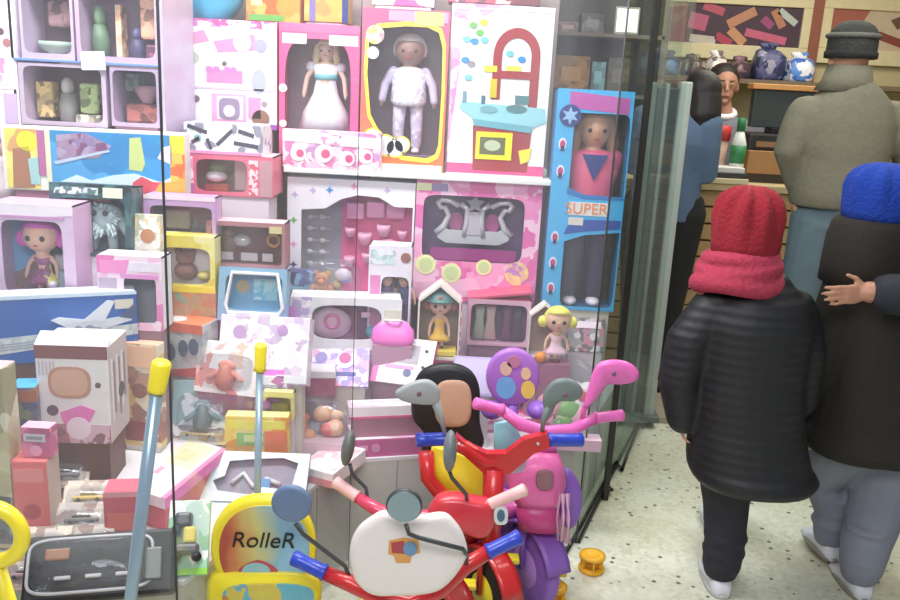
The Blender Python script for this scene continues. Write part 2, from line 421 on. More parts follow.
# posters and the wall strip
def poster(px, label, art):
    Y = 6.18; a = PY(px[0], px[1], Y); b = PY(px[2], px[3], Y); c = PY((px[0]+px[2])/2, px[3]+2, Y)
    w = b.x-a.x; h = (PY((px[0]+px[2])/2, px[1], Y)-c).z
    t = thing('poster', label, 'poster', ((a.x+b.x)/2, Y, c.z))
    fr = mat((226, 214, 172), .5); f = .1
    mb = MB()
    mb.box((-w/2-f, -.03, -f), (w/2+f, 0, -.0), fr, .006); mb.box((-w/2-f, -.03, h), (w/2+f, 0, h+f), fr, .006)
    mb.box((-w/2-f, -.03, 0), (-w/2, 0, h), fr, .004); mb.box((w/2, -.03, 0), (w/2+f, 0, h), fr, .004)
    obj('frame', mb, t)
    mb = MB(); mb.box((-w/2, -.012, 0), (w/2, -.002, h), art['bg'])
    for pts, m in art['shapes']:
        mb.slab([V((-w/2+x*w, -.0125, h*(1-y))) for x, y in pts], (0, -.001, 0), m)
    obj('print', mb, t)
def stick(x0, y0, x1, y1, k=.03):
    dx, dy = x1-x0, (y1-y0)*.3; L = math.hypot(dx, dy); nx, ny = -dy/L*k, dx/L*k/.3
    return [(x0+nx, y0+ny), (x0-nx, y0-ny), (x1-nx, y1-ny), (x1+nx, y1+ny)]
mm = lambda *c: mat(c, .6)
poster((672, 5, 798, 43), 'dark framed poster of scattered crayons on the back wall', dict(bg=mm(78, 58, 72), shapes=[
    ([(0, 0), (.12, 0), (.12, 1), (0, 1)], mm(150, 84, 74)), (stick(.14, .42, .28, .5, .06), mm(190, 100, 130)), (stick(.16, .88, .36, .92, .03), mm(200, 190, 180)),
    (stick(.44, .5, .64, .12, .035), mm(196, 140, 110)), (stick(.46, .62, .58, .95, .035), mm(206, 150, 110)), (stick(.58, .66, .9, .85, .03), mm(204, 104, 130)),
    (stick(.24, .05, .4, .2, .03), mm(190, 90, 110)), (stick(.78, .08, .86, .5, .03), mm(190, 130, 100)), (stick(.82, .08, .96, .4, .025), mm(190, 200, 190)), (stick(.7, .3, .78, .5, .03), mm(160, 80, 120)), (stick(.36, .78, .48, .98, .03), mm(180, 70, 90))]))
poster((832, 12, 960, 50), 'pale poster with red and brown strokes, behind the beanie man', dict(bg=mm(206, 186, 160), shapes=[
    ([(0, 0), (.28, 0), (.22, .4), (.3, .7), (.2, 1), (0, 1)], mm(168, 100, 84)), (stick(.36, .6, .7, .95, .03), mm(140, 74, 60)),
    ([(.44, .22), (.5, .12), (.57, .25), (.5, .45)], mm(110, 84, 70)), ([(.6, .0), (.7, .0), (.68, .25), (.62, .22)], mm(180, 90, 70)), (stick(.75, .5, .98, .8, .05), mm(160, 90, 70))]))
mb = MB(); p = PY(817, 20, 6.15); mb.box((p.x-.035, 6.14, 1.2), (p.x+.035, 6.2, TOP), mat((150, 92, 74), .5)); struct('trim_wall_strip', mb)
# ------------------------------------------------------------------ counter and what stands behind / on it
ctop = PY(705, 182, 4.6).z
wood = mat((190, 158, 112), .5, var=.12, scale=8)
t = thing('sales_counter', 'tan slatted wooden sales counter behind the child in the red hat', 'counter', (1.75, 4.6, 0))
mb = MB(); gr = mat((92, 72, 48), .7)
mb.box((-1.0, .02, 0), (1.2, .5, ctop-.04), gr)
n = 11; hh = (ctop-.04)/n
for i in range(n): mb.box((-1.0, 0, i*hh+.006), (1.2, .03, (i+1)*hh-.006), wood, .003)
obj('slatted_front', mb, t)
obj('countertop', MB().box((-1.02, -.03, ctop-.04), (1.22, .55, ctop), mat((206, 184, 144), .4), .006), t)
def onctr(px, py, Y): p = PY(px, py, Y); return V((p.x, Y, ctop))
p = onctr(770, 175, 4.82)
t = thing('cardboard_carton', 'brown cardboard carton on the counter under the dark screen', 'box', p)
w = .34; hz = PY(765, 150, 4.82).z-ctop
obj('carton', MB().box((-w/2, -.1, 0), (w/2, .16, hz), mat((172, 128, 86), .7), .004), t)
obj('dark_band', MB().box((-w/2-.001, -.102, .0), (w/2+.001, -.098, .05), mat((60, 50, 44))), t)
z1 = ctop+hz
t = thing('printer', 'black printer between the carton and the dark screen', 'printer', (p.x, 4.84, z1)); h2 = PY(765, 133, 4.84).z-z1
obj('body', MB().box((-.17, -.1, 0), (.17, .14, h2), mat((50, 48, 50), .4), .012), t)
obj('paper_tray', MB().box((-.13, -.106, .02), (.13, -.098, .05), mat((150, 110, 80))), t, 'brown paper tray')
z2 = z1+h2
t = thing('screen', 'dark wide screen with a wood-coloured top edge', 'screen', (p.x+.08, 4.84, z2)); h3 = PY(770, 84, 4.84).z-z2
obj('panel', MB().box((-.23, -.03, .03), (.23, .03, h3-.03), mat((66, 72, 72), .25), .006), t)
obj('top_edge', MB().box((-.25, -.05, h3-.03), (.25, .05, h3), mat((206, 150, 92), .5), .004), t)
obj('foot', MB().box((-.12, -.06, 0), (.12, .06, .03), BLACK, .004), t)
p = onctr(716, 160, 4.78); hz = PY(716, 126, 4.78).z-ctop
t = thing('food_tub', 'red and cream tub on the counter', 'tub', p)
obj('tub', MB().lathe([(.04, 0), (.055, hz*.75)], mat((216, 180, 160))), t)
obj('lid', MB().lathe([(.062, hz*.75), (.064, hz), (.05, hz+.004)], mat((200, 60, 60))), t, 'red lid')
p = onctr(736, 166, 4.70); hz = PY(736, 118, 4.70).z-ctop
t = thing('bottle', 'green and white bottle beside the tub on the counter', 'bottle', p)
obj('body', MB().lathe([(.035, 0), (.04, .02), (.04, hz*.3), (.04, hz*.6), (.02, hz*.8)], mat((220, 226, 220))), t)
obj('cap', MB().lathe([(.022, hz*.8), (.022, hz), (.01, hz+.002)], mat((40, 120, 70))), t, 'green cap')
obj('label', MB().lathe([(.0415, hz*.3), (.0415, hz*.58)], mat((50, 130, 80))), t, 'green label')
p = onctr(718, 172, 4.66)
for i, (c, l) in enumerate((((226, 214, 176), 'cream tray lowest under the papers on the counter'), ((70, 68, 68), 'dark folder on the cream tray on the counter'), ((232, 232, 230), 'white paper stack on top of the dark folder'))):
    o = obj(('tray', 'folder', 'paper_stack')[i], MB().box((-.15+i*.012, -.1+i*.012, 0), (.14-i*.01, .1, .028), mat(c), .003)); o.location = p+V((0, 0, .0285*i)); tag(o, l, ('tray', 'folder', 'paper')[i])
# shelf on the back wall with wrapped bundles
mb = MB(); zs = PY(760, 77, 5.9).z-.02; mb.box((1.1, 5.75, zs-.03), (4.0, 6.19, zs), mat((120, 104, 84))); struct('trim_shelf', mb)
def bundle(px0, px1, pyt, cols, label, seed):
    p = PY((px0+px1)/2, 76, 5.9); w = (px1-px0)*proj(p)[2]/FPX; h = (PY((px0+px1)/2, pyt, 5.9).z-zs)
    random.seed(seed); t = thing('wrapped_bag', label, 'bag', (p.x, 5.9, zs), group='bags on the back shelf')
    r = []; ph = [random.uniform(0, 6.28) for _ in range(4)]
    for z, k in ((0, .9), (.1, 1), (.4, 1.02), (.65, .95), (.8, .7), (.86, .45)):
        ox = random.uniform(-.08, .08)*w
        r.append([V((x*(1+.12*math.sin(3*i*.26+ph[0]+z*3)+.06*math.sin(7*i*.26+ph[1]))+ox*z, y*(1+.1*math.sin(4*i*.26+ph[2])), z*h)) for i, (x, y) in enumerate(sq(24, 3, w/2*k, .1*k))])
    obj('bag', MB().rings(r, pmat(cols, 12, seed, .7)), t)
    mb = MB()
    for s in (-1, 1): mb.limb([(r[-1][0].x*.2, 0, h*.84), (s*w*.14, .01*s, h*.95), (s*w*random.uniform(.2, .3), 0, h)], [.028, .03, .014], pmat(cols, 12, seed, .7), 8)
    obj('tied_handles', mb, t)
bundle(750, 780, 44, [(70, 76, 120), (50, 54, 90), (150, 150, 170), (90, 90, 130)], 'dark blue bag on the back shelf beneath the crayon poster', 1)
bundle(783, 812, 54, [(220, 226, 236), (70, 110, 190), (90, 140, 210), (230, 230, 240)], 'blue and white bag at the right end of the back shelf', 2)
bundle(655, 676, 52, [(60, 80, 150), (120, 150, 200), (60, 60, 90)], 'bright blue bag at the left end of the back shelf', 3)
bundle(680, 702, 56, [(90, 84, 84), (60, 54, 54), (150, 140, 130)], 'grey-brown bag second from the left on the back shelf', 4)
bundle(705, 724, 52, [(232, 228, 222), (210, 200, 190), (120, 110, 110)], 'white bag above the dark-haired shop people', 5)
bundle(727, 748, 58, [(80, 62, 66), (130, 100, 110), (60, 56, 80)], 'brownish purple bag left of the dark blue bag', 6)
# shop shelf seen through the side pane
def far(px, py, Y=5.2): return PY(px, py, Y)
a = far(548, 60); b = far(640, 60)
t = thing('shop_shelf', 'dim shop shelf seen through the side glass', 'shelf', (a.x+.25, 5.2, 0)); zz = far(575, 92).z; hh = zz+1.1
sm = mat((120, 110, 98), .6)
for x in (-.3, .42): obj('upright', MB().box((x-.02, -.03, 0), (x+.02, .3, min(hh, 2.6)), sm), t)
for z in (zz-.45, zz, zz+.34): obj('board', MB().box((-.3, -.03, z-.02), (.42, .3, z), sm), t)
obj('backboard', MB().box((-.3, .3, 0), (.42, .32, 2.6), mat((96, 92, 84), .7, var=.25, scale=6)), t)
def shelfbox(px0, px1, pyt, pyb, c, label, zbase, Y=5.24):
    p = far((px0+px1)/2, pyb, Y); w = (px1-px0)*proj(p)[2]/FPX; h = max(.05, far((px0+px1)/2, pyt, Y).z-zbase)
    t = thing('stock_box', label, 'box', (p.x, Y, zbase+.002), group='boxes on the dim shop shelf')
    obj('carton', MB().box((-w/2, 0, 0), (w/2, .18, h), pmat([c, tuple(int(x*.8) for x in c), tuple(min(255, int(x*1.15)) for x in c)], 14, px0, .3), .004), t)
    obj('label_panel', MB().box((-w*.3, -.001, h*.3), (w*.25, .0, h*.7), mat(tuple(min(255, int(x*1.3)) for x in c))), t)
shelfbox(553, 588, 56, 90, (150, 112, 66), 'brown box on the dim shop shelf', zz)
shelfbox(590, 604, 62, 90, (110, 150, 160), 'pale blue box right of the brown box on the dim shelf', zz)
shelfbox(606, 628, 58, 90, (88, 84, 74), 'dark olive box at the right end of the dim shelf', zz)
shelfbox(556, 576, 22, 55, (150, 120, 124), 'dusky pink box on the upper dim shelf', zz+.34)
shelfbox(579, 602, 14, 55, (120, 118, 120), 'grey box on the upper dim shelf', zz+.34)
a = far(608, 50, 5.15)
t = thing('light_box', 'bright white light panel glimpsed through the side glass', 'lamp', (a.x+.1, 5.18, zz+.342)); 
em = bpy.data.materials.new('lamp_face'); em.use_nodes = True; em.node_tree.nodes['Principled BSDF'].inputs['Emission Color'].default_value = (1, .98, .9, 1); em.node_tree.nodes['Principled BSDF'].inputs['Emission Strength'].default_value = 1.2
hz = far(612, 6, 5.15).z-zz-.34
obj('housing', MB().box((-.07, .0, 0), (.07, .05, hz), mat((190, 190, 180))), t); obj('lamp_face', MB().box((-.06, -.004, .012), (.06, 0, hz-.012), em), t)
# ------------------------------------------------------------------ light and camera
def area(name, loc, target, sx, sy, power, color=(1, 1, 1)):
    l = bpy.data.lights.new(name, 'AREA'); l.shape = 'RECTANGLE'; l.size = sx; l.size_y = sy; l.energy = power; l.color = color
    o = bpy.data.objects.new(name, l); COL.objects.link(o); o.location = loc
    o.rotation_euler = (V(target)-V(loc)).to_track_quat('-Z', 'Y').to_euler(); return o
area('window_lamp', (-.75, 1.95, 2.68), (-.7, 2.75, .6), 1.7, .3, 58, (1, .98, 1))
area('window_lamp', (.0, 2.62, 2.70), (.0, 2.85, .6), .7, .25, 13, (1, .98, 1))
area('corridor_lamp', (-.2, -.4, 2.7), (-.3, 2.0, .5), 1.6, .8, 50, (.97, .98, 1))
area('corridor_lamp', (1.5, 2.9, 2.7), (1.1, 2.6, 0), .9, .9, 26, (.95, 1, .93))
area('shop_lamp', (1.9, 4.7, 2.7), (1.9, 4.9, 0), 1.4, 1.0, 34, (1, .95, .85))
w = bpy.data.worlds.new('World'); SC.world = w; w.use_nodes = True
w.node_tree.nodes['Background'].inputs[0].default_value = (.75, .8, .88, 1); w.node_tree.nodes['Background'].inputs[1].default_value = .32
cd = bpy.data.cameras.new('camera'); cam = bpy.data.objects.new('camera', cd); COL.objects.link(cam); SC.camera = cam
cd.sensor_width = 36; cd.lens = 36*FPX/900; cd.clip_start = .05
cam.matrix_world = Matrix.Translation((0, 0, CZ)) @ Matrix.Rotation(R(90-PITCH), 4, 'X') @ Matrix.Rotation(R(ROLL), 4, 'Z')
SC.view_settings.view_transform = 'Standard'; SC.view_settings.look = 'None'
SC.view_settings.exposure = 0.0
# ================================================================== dolls
def doll(label, loc, h, skin, hair, dress, kind='fashion', arm=1., fat=1., rot=(0, 0, 0), hat=None, trousers=None, hairlen=.3, sleeve=None, group=None, sash=None, vneck=None):
    t = thing('doll', label, 'doll', loc, rot, group)
    sk = mat(skin, .45, var=.04); hm = mat(hair, .6, var=.25, scale=60); dm = dress; dk = mat((40, 30, 34), .4)
    HR = {'fashion': .085, 'baby': .115, 'rag': .215}[kind]*h*fat
    hz = h-HR*1.1
    mb = MB()
    hw = HR*(.92 if kind == 'fashion' else 1.05)
    mb.ell((0, 0, hz), (hw*(.85 if kind == 'fashion' else 1), hw*.9, HR), sk)
    mb.ell((0, -hw*.85, hz-HR*.1), (HR*.1, HR*.12, HR*.1), sk)
    sh = hz-HR*1.25; hip = h*.44 if kind != 'rag' else h*.26
    sw = {'fashion': .1, 'baby': .13, 'rag': .115}[kind]*h*fat
    mb.limb([(0, 0, hz), (0, 0, sh)], [HR*.4, HR*.4], sk, 10)
    n = 14
    mb.rings([[V((x, y, z)) for x, y in sq(n, 2.4, a, b)] for z, a, b in ((hip-.03*h, sw*.55, sw*.5), (hip, sw*.8, sw*.6), ((hip+sh)/2, sw*.65, sw*.5), (sh-.02*h, sw*.95, sw*.55), (sh+.02*h, sw*.5, sw*.4))], sk)
    for s in (-1, 1):
        e = V((s*sw*1.55*arm, -.02*h, (hip+sh)/2+.01*h)); hd = V((s*sw*1.75*arm, -.06*h, hip-.01*h))
        mb.limb([(s*sw*.95, 0, sh-.02*h), e, hd], [.035*h, .028*h, .024*h], sk, 8)
        mb.ell(hd+V((0, -.01*h, -.02*h)), (.018*h, .014*h, .028*h), sk, nu=8, nv=6)
        mb.limb([(s*sw*.45, 0, hip), (s*sw*.5, -.005*h, hip*.5), (s*sw*.5, 0, .035*h)], [.05*h, .04*h, .03*h], sk, 8)
        mb.ell((s*sw*.5, -.03*h, .02*h), (.03*h, .055*h, .02*h), sk, nu=8, nv=6)
    obj('body', mb, t, remesh=max(.0025, h*.012), smooth=2)
    for s in (-1, 1):
        er = HR*(.17 if kind == 'rag' else .11)
        obj('eye', MB().ell((s*hw*.4, -hw*.82, hz-HR*.05), (er, er*.4, er), dk, nu=10, nv=6), t, 'dark eye')
    obj('mouth', MB().ell((0, -hw*.82, hz-HR*.48), (HR*.16, HR*.06, HR*.05), mat((190, 70, 80)), nu=10, nv=6), t)
    # hair: cap open at the face, and strands down the sides
    mb = MB(); vs = []; nu, nv = 20, 9
    rr = []
    for i in range(nv):
        a = math.pi/2-i/(nv-1)*(math.pi*.62)
        rr.append([V((hw*1.12*math.cos(a)*math.cos(t2), hw*1.1*math.cos(a)*math.sin(t2)*(1 if math.sin(t2) > 0 or a > .45 else max(.5, .55+.45*(a-.0))), hz+HR*1.12*math.sin(a)+HR*.02)) for t2 in [2*math.pi*j/nu for j in range(nu)]])
    for i in range(nv):
        for j in range(nu):
            p = rr[i][j]
            if p.y < -.2*hw and p.z < hz+HR*.45: p.y = max(p.y, -hw*.25) if abs(p.x) > hw*.6 else -hw*.2
    mb.rings(rr, hm, True, True)
    for s in (-1, 1):
        if kind == 'rag': mb.ell((s*hw*1.15, .1*hw, hz-HR*.25), (HR*.42, HR*.4, HR*.5), hm, nu=12, nv=8)
        elif hairlen > 0: mb.limb([(s*hw*.85, .15*hw, hz+HR*.3), (s*hw*1.05, .1*hw, hz-HR*.7), (s*hw*1.0, .0, hz-HR*.7-hairlen*h*.6)], [HR*.35, HR*.34, HR*.16], hm, 8)
    if hairlen > 0 and kind != 'rag': mb.limb([(0, hw*.7, hz), (0, hw*.7, sh-hairlen*h*.4)], [HR*.7, HR*.5], hm, 10)
    obj('hair', mb, t)
    if hat:
        mb = MB(); mb.rings([[V((x, y-HR*.05, hz+HR*z)) for x, y in sq(20, 2, hw*k, hw*k)] for z, k in ((.35, 1.32), (.45, 1.36), (.5, 1.2), (1.0, 1.05), (1.25, .6), (1.32, .2))], hat)
        hb = obj('hat', mb, t)
        obj('hat_badge', MB().ell((0, -hw*1.12, hz+HR*.78), (HR*.2, HR*.08, HR*.2), mat((190, 70, 70)), nu=10, nv=6), hb)
    if trousers is None:
        bot = h*.05 if kind == 'fashion' else h*.14
        prof = ((bot, sw*(2.1 if kind == 'fashion' else 1.9)), (bot+(hip-bot)*.5, sw*1.7), (hip, sw*1.0), ((hip+sh)/2, sw*.78), (sh-.02*h, sw*1.08), (sh+.01*h, sw*.62))
        mb = MB(); n = 24
        mb.rings([[V((x*(1+(.06*math.cos(8*2*math.pi*i/n) if k < 2 else 0)), y*.62, z)) for i, (x, y) in enumerate(sq(n, 2, r, r))] for k, (z, r) in enumerate(prof)], dm)
    else:
        mb = MB()
        mb.rings([[V((x, y, z)) for x, y in sq(16, 2.4, a, b)] for z, a, b in ((hip-.04*h, sw*.9, sw*.75), (hip, sw*1.1, sw*.8), ((hip+sh)/2, sw*1.02, sw*.72), (sh-.01*h, sw*1.1, sw*.66), (sh+.02*h, sw*.55, sw*.5))], dm)
        tr = MB()
        for s in (-1, 1): tr.limb([(s*sw*.48, 0, hip), (s*sw*.55, -.005*h, hip*.5), (s*sw*.55, 0, .07*h)], [.062*h, .052*h, .046*h], trousers, 10)
        obj('trousers', tr, t)
    if sleeve:
        for s in (-1, 1):
            e = V((s*sw*1.55*arm, -.02*h, (hip+sh)/2+.01*h)); hd = V((s*sw*1.73*arm, -.055*h, hip+.01*h))
            if kind == 'fashion' and trousers is None: mb.ell((s*sw*1.2, 0, sh-.03*h), (sw*.42, sw*.4, sw*.42), sleeve, nu=12, nv=8)
            else: mb.limb([(s*sw*.95, 0, sh-.02*h), e, hd], [.046*h, .038*h, .034*h], sleeve, 8)
    obj('dress' if trousers is None else 'top', mb, t)
    if sash: obj('sash', MB().rings([[V((x, y*.66, z)) for x, y in sq(20, 2, r, r)] for z, r in (((hip+sh)/2-.01*h, sw*.86), ((hip+sh)/2+.05*h, sw*.98))], sash), t)
    if vneck: obj('neckline', MB().slab([V((-sw*.55, -sw*.70, sh)), V((sw*.55, -sw*.70, sh)), V((0, -sw*.78, sh-sw*1.1))], (0, .012, 0), vneck), t)
    for s in (-1, 1): obj('shoe', MB().ell((s*sw*.52, -.03*h, .024*h), (.037*h, .062*h, .024*h), mat((230, 220, 230) if kind != 'rag' else (90, 60, 60)), nu=10, nv=6), t)
    return t
A = MB
PK = [(238, 160, 200), (250, 225, 240), (226, 90, 160), (255, 250, 252), (200, 120, 190)]
LI = [(236, 226, 246), (255, 252, 255), (196, 170, 226), (250, 236, 250), (216, 150, 210)]
hot = mat((222, 84, 140), .4); pink = mat((240, 150, 196), .4); pale = mat((250, 226, 240), .4); yel = mat((250, 226, 70), .4); purple = mat((170, 90, 200), .4); red = mat((200, 60, 70), .4)
teal = mat((120, 190, 200), .4); blue = mat((50, 140, 214), .4); navy = mat((44, 60, 130), .4); lilac = mat((206, 180, 226), .4); orange = mat((240, 140, 70), .4); grey = mat((150, 140, 152), .4); green = mat((110, 176, 90), .4); brown = mat((150, 104, 84), .5); dusk = mat((110, 84, 100), .5); skinp = mat((236, 200, 176), .45)
# ------------------------------------------------------------------ top tier, right: tea set and crown boxes
p = Pack('tea_set_box', 'white framed box holding a pink toy tea set and grey cutlery', 'toy box', (287, 180, 411, 300), Y=2.90, d=.1)
def wav(x0, y0, x1, y1, n=12):
    top = [(x0+(x1-x0)*i/n, y0+.035*(math.cos(4*math.pi*i/n)+1)/2*(1 if 0 < i < n else 1)) for i in range(n+1)]
    return [(x1, y1), (x0, y1)]+top
o = wav(.11, .17, .985, .93)
o = [( .985, .93), (.985, .55), (.985, .2), (.84, .2), (.72, .13), (.55, .12), (.42, .16), (.3, .24), (.11, .26), (.11, .6), (.11, .93), (.3, .96), (.7, .96)]
p.wbox(mat((244, 240, 248), .35, var=.02), tray=mat((226, 92, 150)), outline=o)
a = A(); p.rect(a, .02, .2, .40, .98, mat((150, 146, 156), .3), 1, 'in'); obj('grey_blister', a, p.root)
a = A()
for x, y, m in ((.06, .14, lilac), (.2, .1, lilac), (.33, .09, blue), (.52, .05, pink), (.78, .07, lilac), (.05, .35, green), (.05, .55, pink), (.05, .72, navy)):
    p.star(a, x, y, .014, m, 1, n=4)
p.disc(a, .05, .9, .025, pink); p.art(a)
for x, y in ((.52, .27), (.68, .25), (.84, .25)):
    obj('toy_tile', A().box((-p.w/2+(x-.07)*p.w, .05, p.h*(1-y-.065)), (-p.w/2+(x+.07)*p.w, .088, p.h*(1-y+.065)), pink, .004), p.root)
for x, y, r in ((.48, .45, .02), (.6, .5, .026), (.75, .42, .026), (.9, .45, .018), (.62, .66, .02), (.48, .7, .022)):
    c = (-p.w/2+x*p.w, .06, p.h*(1-y)); obj('toy_cup', A().lathe([(r*.6, -r*.8), (r, r*.3), (r*.9, r*.8), (r*.6, r*.3)], mat((250, 176, 206), .25), c, 14), p.root)
obj('toy_plate', A().torus((-p.w/2+.79*p.w, .06, p.h*.36), .052, .011, mat((250, 160, 190), .25), ax=1).ell((-p.w/2+.79*p.w, .066, p.h*.36), (.048, .004, .048), mat((240, 110, 130))), p.root)
for i in range(5):
    for k in range(2):
        x = -p.w/2+(.15+.1*k)*p.w; z = p.h*(.66-.1*i); obj('toy_spoon', A().ell((x, .075, z), (.012, .006, .009), mat((205, 202, 210), .15), nu=10, nv=6).box((x, .073, z-.002), (x+.026, .077, z+.002), mat((205, 202, 210), .15)), p.root)
TEA = p
p = Pack('crown_box', 'pink box with a big silver toy crown behind its window', 'toy box', (412, 182, 534, 302), Y=2.90, d=.1)
fr = pmat([(238, 140, 192), (246, 170, 210), (230, 110, 176), (250, 200, 226)], 10, 4, .6)
p.wbox(fr, mat((226, 120, 170)), mat((104, 74, 122)), (.06, .12, .87, .66), 9)
def crown():
    m = mat((226, 226, 232), .2, .35, var=.04); w, h = p.w, p.h; mb = A()
    def X(u): return -w/2+u*w
    def Z(v): return h*(1-v)
    base = [(.17, .42), (.20, .38), (.27, .42), (.67, .42), (.74, .38), (.78, .42), (.76, .49), (.68, .53), (.25, .53), (.18, .49)]
    mb.slab([V((X(a), .045, Z(b))) for a, b in base], (0, .012, 0), m)
    for s in (-1, 1):
        c = .475
        f = lambda u: c+s*u
        mb.tube([V((X(f(a)), .05, Z(b))) for a, b in ((.31, .45), (.25, .4), (.21, .3), (.24, .24), (.28, .24), (.3, .2), (.27, .17), (.2, .18), (.13, .22))], [.012, .011, .01, .01, .01, .011, .011, .010, .01], m, 8)
        mb.tube([V((X(f(a)), .05, Z(b))) for a, b in ((.08, .47), (.06, .36), (.06, .24), (.12, .2))], .011, m, 8)
    mb.slab([V((X(.475)+math.sin(math.pi*i/5)*.034*(1 if i % 2 == 0 else .5), .03, Z(.19)+math.cos(math.pi*i/5)*.034*(1 if i % 2 == 0 else .5))) for i in range(10)], (0, .016, 0), mat((176, 170, 176), .2, .3))
    mb.box((X(.41), .042, Z(.46)), (X(.54), .055, Z(.26)), mat((214, 206, 220), .2, .2), .004)
    obj('toy_crown', mb, p.root, 'silver crown with a star')
    for s in (-1, 1):
        a = A(); a.slab([V((X(.475+s*(.15+.06*math.cos(t))), .07, Z(.36+.08*math.sin(t)))) for t in [i*.5236 for i in range(12)]], (0, .004, 0), mat((190, 90, 150), .3)); obj('jewel', a, p.root)
crown()
a = A(); p.rect(a, .13, .55, .82, .65, mat((150, 50, 124)), 1)
for x, r in ((.1, .035), (.31, .035), (.57, .028)):
    p.disc(a, x, .76 if x > .2 and x < .5 else .70, r, mat((238, 240, 176)), 2); p.disc(a, x, .76 if x > .2 and x < .5 else .70, r*.7, mat((206, 222, 160)), 3)
p.disc(a, .84, .74, .042, pmat([(236, 200, 160), (200, 140, 200), (250, 220, 150)], 40, 3), 2); p.rect(a, .6, .88, .97, .96, mat((246, 230, 206)), 2)
p.poly(a, [(.02, .85), (.5, .8), (.6, .95), (.02, .98)], mat((246, 190, 220)), 1); p.rect(a, 0, .03, .12, .09, mat((240, 240, 190)), 2); p.rect(a, .12, .03, .25, .09, mat((150, 130, 180)), 2); p.art(a)
CRO = p
zt = max(TEA.p.z+TEA.h, CRO.p.z+CRO.h)+.002
mb = MB(); mb.box((-.585, 2.87, zt), (.345, BACKY-.01, zt+.018), mat((240, 240, 238), .35), .003)
struct('display_shelf', mb)
struct('shelf_bracket', MB().box((-.588, 2.98, PODZ), (-.574, 3.35, zt), WHITE)); struct('shelf_bracket', MB().box((.335, 3.0, PODZ), (.347, 3.35, zt), WHITE))
ZS = zt+.018
# ------------------------------------------------------------------ dolls and play kitchen on that shelf
p = Pack('doll_box', 'pink window box of the blonde doll in the white gown', 'toy box', (279, 24, 357, 166), Y=2.93, d=.16, riser=False); p.root.location.z = ZS; p.h = PY(318, 24, 2.93).z-ZS
p.wbox(mat((232, 96, 150), .4), mat((226, 80, 140)), mat((126, 96, 112)), (.07, .1, .9, .96), 4)
a = A()
for x, y, w in ((.04, .12, .3), (.62, .12, .36)): p.rect(a, x, y-.05, x+w, y+.02, mat((246, 222, 236)), 1)
p.rect(a, 0, .0, 1, .06, mat((236, 110, 160)), 1); p.disc(a, .05, .45, .014, WHITE, 2); p.disc(a, .05, .7, .012, WHITE, 2); p.art(a)
doll('blonde doll in a white ball gown with a teal sash', (p.p.x+.01, 2.93+.085, ZS+.1), p.h-.1-.04, (226, 186, 164), (236, 214, 160), mat((244, 242, 250), .5), 'fashion', arm=.95, fat=1.32, hairlen=.26, sleeve=mat((214, 206, 226)), sash=teal)
obj('doll_stand', MB().box((-.09, .05, .006), (.1, .13, .098), mat((236, 216, 232)), .004), p.root)
p = Pack('doll_box', 'yellow and pink window box of the baby doll in patterned pyjamas', 'toy box', (359, 9, 443, 167), Y=2.93, d=.16, riser=False); p.root.location.z = ZS; p.h = PY(401, 9, 2.93).z-ZS
rp = bpy.data.materials.new('pink_to_yellow_card'); rp.use_nodes = True; nt = rp.node_tree
tc = nt.nodes.new('ShaderNodeTexCoord'); sx = nt.nodes.new('ShaderNodeSeparateXYZ'); nt.links.new(tc.outputs['Generated'], sx.inputs[0])
cr = nt.nodes.new('ShaderNodeValToRGB'); e = cr.color_ramp.elements; e[0].position = .1; e[0].color = lin((236, 120, 60)); e[1].position = .9; e[1].color = lin((226, 90, 130)); nt.links.new(sx.outputs['Z'], cr.inputs[0]); nt.links.new(cr.outputs[0], nt.nodes['Principled BSDF'].inputs['Base Color'])
bo = [(.93, .82), (.9, .88), (.8, .91), (.5, .9), (.3, .82), (.12, .65), (.07, .4), (.08, .2), (.2, .12), (.5, .1), (.75, .1), (.88, .13), (.93, .22), (.94, .5)]
p.wbox(rp, mat((226, 110, 120)), mat((106, 84, 94)), outline=bo)
a = A(); N = len(bo); cx, cy = .52, .5
outb = [(cx+(x-cx)*1.09, cy+(y-cy)*1.07) for x, y in bo]
for i in range(N): p.poly(a, [bo[i], bo[(i+1) % N], outb[(i+1) % N], outb[i]], yel, 1)
p.rect(a, .3, .01, .98, .07, pink, 1); p.rect(a, .6, .01, .93, .09, mat((250, 220, 120)), 2)
p.disc(a, .15, .16, .03, pmat([(240, 220, 120), (240, 250, 250), (230, 150, 160)], 40, 5), 3); p.disc(a, .13, .27, .02, mat((210, 232, 240)), 3)
for x, y, r in ((.16, .8, .03), (.3, .84, .032), (.42, .855, .028), (.5, .83, .024)): p.disc(a, x, y, r*1.2, yel, 3); p.disc(a, x, y, r, WHITE, 4)
p.rect(a, .02, .955, .98, 1, mat((246, 240, 236)), 2); p.art(a)
doll('baby doll in white and lilac patterned pyjamas', (p.p.x+.012, 2.93+.085, ZS+.055), p.h-.055-.07, (150, 112, 98), (196, 186, 184), pmat([(240, 240, 248), (214, 206, 232), (236, 236, 246), (190, 200, 226), (245, 240, 248)], 60, 2), 'baby', arm=.9, fat=1.1, hairlen=0, trousers=pmat([(214, 200, 226), (234, 226, 242), (200, 186, 216)], 60, 4), sleeve=mat((196, 186, 214)))
obj('doll_stand', MB().box((-.08, .05, .006), (.1, .13, .053), dusk, .004), p.root)
p = Pack('play_kitchen_box', 'large white carton picturing a red and blue play kitchen', 'toy box', (446, 5, 543, 172), Y=2.93, d=.16, riser=False); p.root.location.z = ZS; p.h = PY(494, 5, 2.93).z-ZS
p.carton(mat((246, 246, 246), .35, var=.02))
a = A(); mar = mat((160, 60, 66)); aqua = mat((150, 206, 216)); aqd = mat((90, 130, 136))
